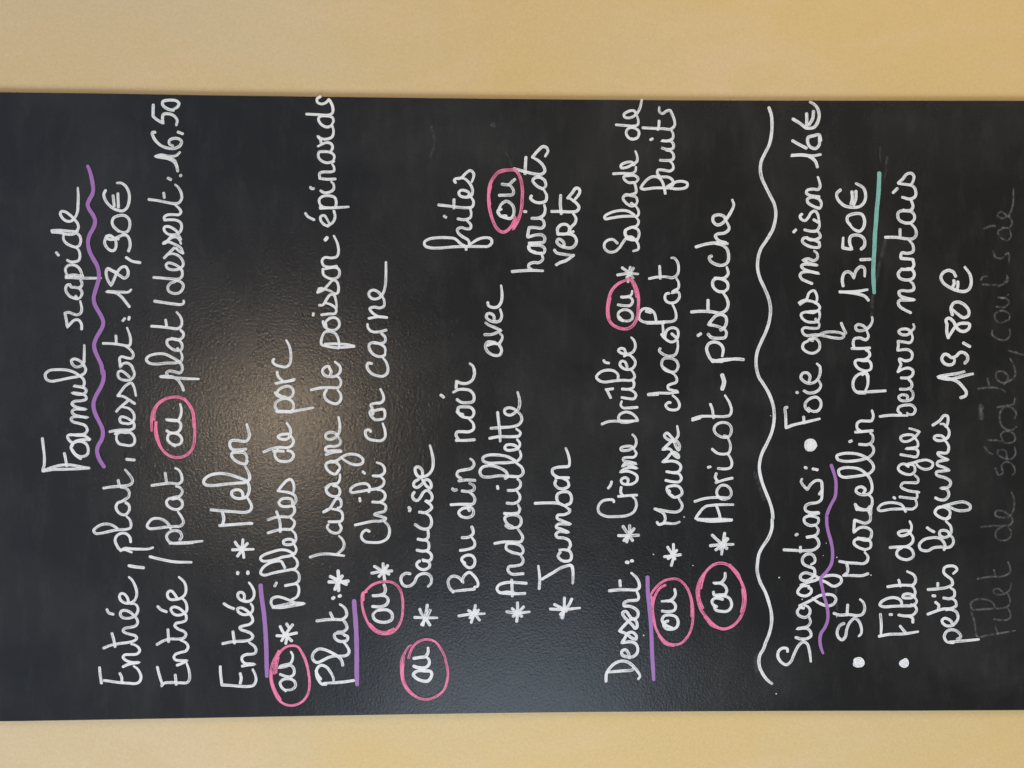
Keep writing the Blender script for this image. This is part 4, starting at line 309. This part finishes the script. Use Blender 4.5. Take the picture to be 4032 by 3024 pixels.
 ('f',6.4,'smudge','-222,-4762 -326,-4768'),
 ('w',1.2,'speck','-1286,-1846 -1289,-1850'),
 ('w',1.2,'speck','-2429,-1453 -2433,-1456'),
 ('w',1.4,'speck','-1878,-2775 -1881,-2778'),
 ('w',1.1,'speck','-1646,-1548 -1650,-1551'),
 ('w',0.9,'speck','-1756,-1933 -1759,-1935'),
 ('w',1.1,'speck','-2091,-3000 -2093,-3003'),
 ('w',1.1,'speck','-1685,-3341 -1688,-3343'),
 ('w',1.2,'speck','-1860,-3676 -1863,-3680'),
 ('w',1.2,'speck','-2263,-3340 -2265,-3342'),
 ('w',1.1,'speck','-3006,-2745 -3009,-2748'),
 ('w',0.8,'speck','-308,-2691 -310,-2694'),
 ('w',0.8,'speck','-1668,-3208 -1669,-3210'),
 ('w',0.8,'speck','-1547,-3236 -1549,-3238'),
 ('s',4.9,'smudge','888,-3693 772,-3686 651,-3684'),
 ('s',5.3,'smudge','1399,-3816 1264,-3784 1139,-3752 1013,-3734'),
 ('s',2.7,'smudge','2303,-3766 2232,-3764 2169,-3770'),
 ('s',3.5,'smudge','2205,-3834 2134,-3827 2071,-3822 1999,-3802'),
 ('s',4.0,'smudge','-1948,-3341 -2011,-3332 -2100,-3336 -2190,-3341'),
 ('s',8.0,'smudge','-2765,-2552 -2711,-2543 -2649,-2561 -2605,-2606'),
 ('s',6.2,'smudge','-873,-2543 -1006,-2588 -1114,-2624'),
 ('s',4.0,'smudge','2465,591 2395,573 2289,564 2191,604'),
 ('s',2.7,'smudge','2223,-124 2161,-160 2100,-177'),
 ('s',3.5,'smudge','2496,17 2510,-1 2492,-14 2479,-1 2487,17'),
]
EDGES = [[(2774, 5030), (2769, 4675), (2766, 3724), (2758, 2815), (2754, 1852), (2751, 943), (2748, -19), (2748, -951), (2751, -1938), (2756, -2807), (2767, -4107), (2776, -5195), (2779, -5620)], [(-3204, 5030), (-3201, 4675), (-3200, 4366), (-3189, 2815), (-3181, 1852), (-3175, 943), (-3170, -19), (-3169, -951), (-3174, -1938), (-3179, -2807), (-3190, -4107), (-3196, -5195), (-3198, -5620)]]


# ---------------------------------------------------------------- the wall and the board
THICK = 0.004
def link(name, me, material, parent=None):
    o = bpy.data.objects.new(name, me); COL.objects.link(o)
    if material: me.materials.append(material)
    if parent: o.parent = parent
    return o
bm = bmesh.new()
vs = [bm.verts.new(v) for v in ((-1.6, THICK, -1.3), (1.6, THICK, -1.3), (1.6, THICK, 1.9), (-1.6, THICK, 1.9))]
vb = [bm.verts.new((v.co.x, THICK + 0.12, v.co.z)) for v in vs]
bm.faces.new(vs)
bm.faces.new(list(reversed(vb)))
for i in range(4): bm.faces.new((vs[i], vs[i-1], vb[i-1], vb[i]))
bmesh.ops.recalc_face_normals(bm, faces=bm.faces)
me = bpy.data.meshes.new('wall'); bm.to_mesh(me); bm.free()
wall = link('wall', me, M_WALL); wall['kind'] = 'structure'

board = bpy.data.objects.new('menu_board', None); COL.objects.link(board)
board.empty_display_size = 0.05
board['label'] = 'black menu board with handwritten French dishes and prices, fixed flat to the mustard wall'
board['category'] = 'menu board'

right, left = EDGES                          # tenths of a millimetre; the board's two long edges, top to bottom
def panel_mesh():
    ring = [(x/1e4, z/1e4) for x, z in right] + [(x/1e4, z/1e4) for x, z in reversed(left)]
    bm = bmesh.new(); b = 0.0005
    n = len(ring)
    def inset(i, d):
        x, z = ring[i]; return (x - d if x > 0 else x + d, z)
    f0 = [bm.verts.new((inset(i, b)[0], 0, inset(i, b)[1])) for i in range(n)]
    f1 = [bm.verts.new((ring[i][0], b, ring[i][1])) for i in range(n)]
    f2 = [bm.verts.new((ring[i][0], THICK - 0.0002, ring[i][1])) for i in range(n)]
    bm.faces.new(f0); bm.faces.new(list(reversed(f2)))
    for a, c in ((f0, f1), (f1, f2)):
        for i in range(n):
            j = (i+1) % n; bm.faces.new((a[i], a[j], c[j], c[i]))
    bmesh.ops.recalc_face_normals(bm, faces=bm.faces)
    me = bpy.data.meshes.new('panel'); bm.to_mesh(me); bm.free(); return me
link('panel', panel_mesh(), M_BOARD, board)

# ---------------------------------------------------------------- handwriting
def spline(pts, step=0.0008):
    if len(pts) == 2:
        a, b = pts; n = max(2, int((b-a).length/step)); return [a.lerp(b, i/n) for i in range(n+1)]
    P = [pts[0]*2 - pts[1]] + pts + [pts[-1]*2 - pts[-2]]
    out = []
    for i in range(1, len(P)-2):
        p0, p1, p2, p3 = P[i-1], P[i], P[i+1], P[i+2]
        t0 = 0.0
        t1 = t0 + max(1e-6, (p1-p0).length)**0.5; t2 = t1 + max(1e-6, (p2-p1).length)**0.5
        t3 = t2 + max(1e-6, (p3-p2).length)**0.5
        n = max(2, int((p2-p1).length/step))
        for k in range(n):
            t = t1 + (t2-t1)*k/n
            a1 = p0*((t1-t)/(t1-t0)) + p1*((t-t0)/(t1-t0))
            a2 = p1*((t2-t)/(t2-t1)) + p2*((t-t1)/(t2-t1))
            a3 = p2*((t3-t)/(t3-t2)) + p3*((t-t2)/(t3-t2))
            b1 = a1*((t2-t)/(t2-t0)) + a2*((t-t0)/(t2-t0))
            b2 = a2*((t3-t)/(t3-t1)) + a3*((t-t1)/(t3-t1))
            out.append(b1*((t2-t)/(t2-t1)) + b2*((t-t1)/(t2-t1)))
    out.append(pts[-1]); return out

lift_i = 0
def ribbon(verts, faces, uvs, pts, w, level, seed):
    """One pen stroke: a ribbon of dried paint a fraction of a millimetre proud of the board."""
    n = len(pts)
    L = [0.0]
    for i in range(1, n): L.append(L[-1] + (pts[i]-pts[i-1]).length)
    tot = max(L[-1], 1e-5); r = w/2
    nf = Vector((seed*1.7, 0, 0))
    rows = []
    def frame(i):
        a = pts[max(0, i-1)]; b = pts[min(n-1, i+1)]; t = (b-a)
        t = t.normalized() if t.length > 1e-9 else Vector((1, 0)); return t, Vector((-t.y, t.x))
    def width(l):
        k = 1.0 + 0.10*noise.noise(nf + Vector((l*110, 0, 0))) + 0.05*noise.noise(nf + Vector((l*420, 5, 0)))
        if tot > 0.02: k *= 1.0 - 0.22*max(0.0, (l - tot + 0.010)/0.010)
        return k
    t, q = frame(0)
    for a in (80, 55, 28):                            # round cap at the start
        A = math.radians(a); rows.append((pts[0] - t*r*math.sin(A)*0.9, q, r*math.cos(A), -r*math.sin(A)))
    for i in range(n):
        t, q = frame(i); rows.append((pts[i], q, r*width(L[i]), L[i]))
    t, q = frame(n-1); re = r*width(tot)
    for a in (28, 55, 80):
        A = math.radians(a); rows.append((pts[-1] + t*re*math.sin(A)*0.9, q, re*math.cos(A), tot + r*math.sin(A)))
    base = len(verts); m = len(rows)
    for j, (p, q, h, l) in enumerate(rows):
        y = -(level + 0.000006*j/m)
        jit = 0.05*r*noise.noise(nf + Vector((l*1500, 9, 0)))
        a = p + q*(h + jit); b = p - q*(h - jit)
        verts.append((a.x, y, a.y)); verts.append((b.x, y, b.y))
        if j:
            k = base + 2*j; faces.append((k-2, k-1, k+1, k))
            l0 = rows[j-1][3]
            uvs.extend(((1, l0*100+seed), (0, l0*100+seed), (0, l*100+seed), (1, l*100+seed)))

names = {'comma': 'comma', 'full_stop_mark': 'comma', 'colon': 'colon', 'slash': 'slash', 'hyphen': 'hyphen',
         'asterisk': 'asterisk', 'bullet': 'bullet_dot', 'circle': 'circle', 'underline': 'underline',
         'wavy_underline': 'wavy_underline', 'wavy_line': 'wavy_line', 'teal_underline': 'underline',
         'stub': 'erased_word', 'smudge': 'smudge', 'speck': 'paint_speck'}
for idx, (colr, w_mm, word, data) in enumerate(STROKES):
    verts, faces, uvs = [], [], []
    for k, st in enumerate(data.split(' / ')):
        parts = [[]]
        for tok in st.split():
            br = tok.endswith('!'); x, z = tok.rstrip('!').split(',')
            v = Vector((int(x)/1e4, int(z)/1e4)); parts[-1].append(v)
            if br: parts.append([v])
        poly = []
        for p in parts:
            if len(p) >= 2:
                sp = spline(p); poly += sp if not poly else sp[1:]
        if len(poly) < 2: continue
        lift_i += 1
        ribbon(verts, faces, uvs, poly, w_mm/1000*{'w': 0.93, 'k': 0.84, 'p': 0.94, 'g': 0.92}.get(colr, 1.0), 0.00010 + (0.0004 if colr != 'w' else 0) + 0.000015*(lift_i % 24), idx*3.1 + k)
    me = bpy.data.meshes.new('stroke'); me.from_pydata(verts, [], faces); me.update()
    uvl = me.uv_layers.new(name='stroke')
    for i, uv in enumerate(uvs): uvl.data[i].uv = uv
    if colr == 'f': nm = names.get(word, 'erased_word')
    elif word in names: nm = names[word]
    elif word[0].isdigit(): nm = 'price'
    else: nm = 'handwritten_word'
    o = link(nm, me, M[colr], board)
    hue = {'w': 'white', 'p': 'purple', 'k': 'pink', 'g': 'teal', 'f': 'faint wiped-off', 's': 'faint'}[colr]
    if nm == 'price': txt = word.replace('_euro', ' €').replace('_', ','); o['label'] = f'white handwritten price {txt}'
    elif nm in ('handwritten_word', 'erased_word') and word != 'stub': o['label'] = f'{hue} handwritten word {word}'
    elif colr != 'w': o['label'] = f'{hue} {nm.replace("_", " ")}'
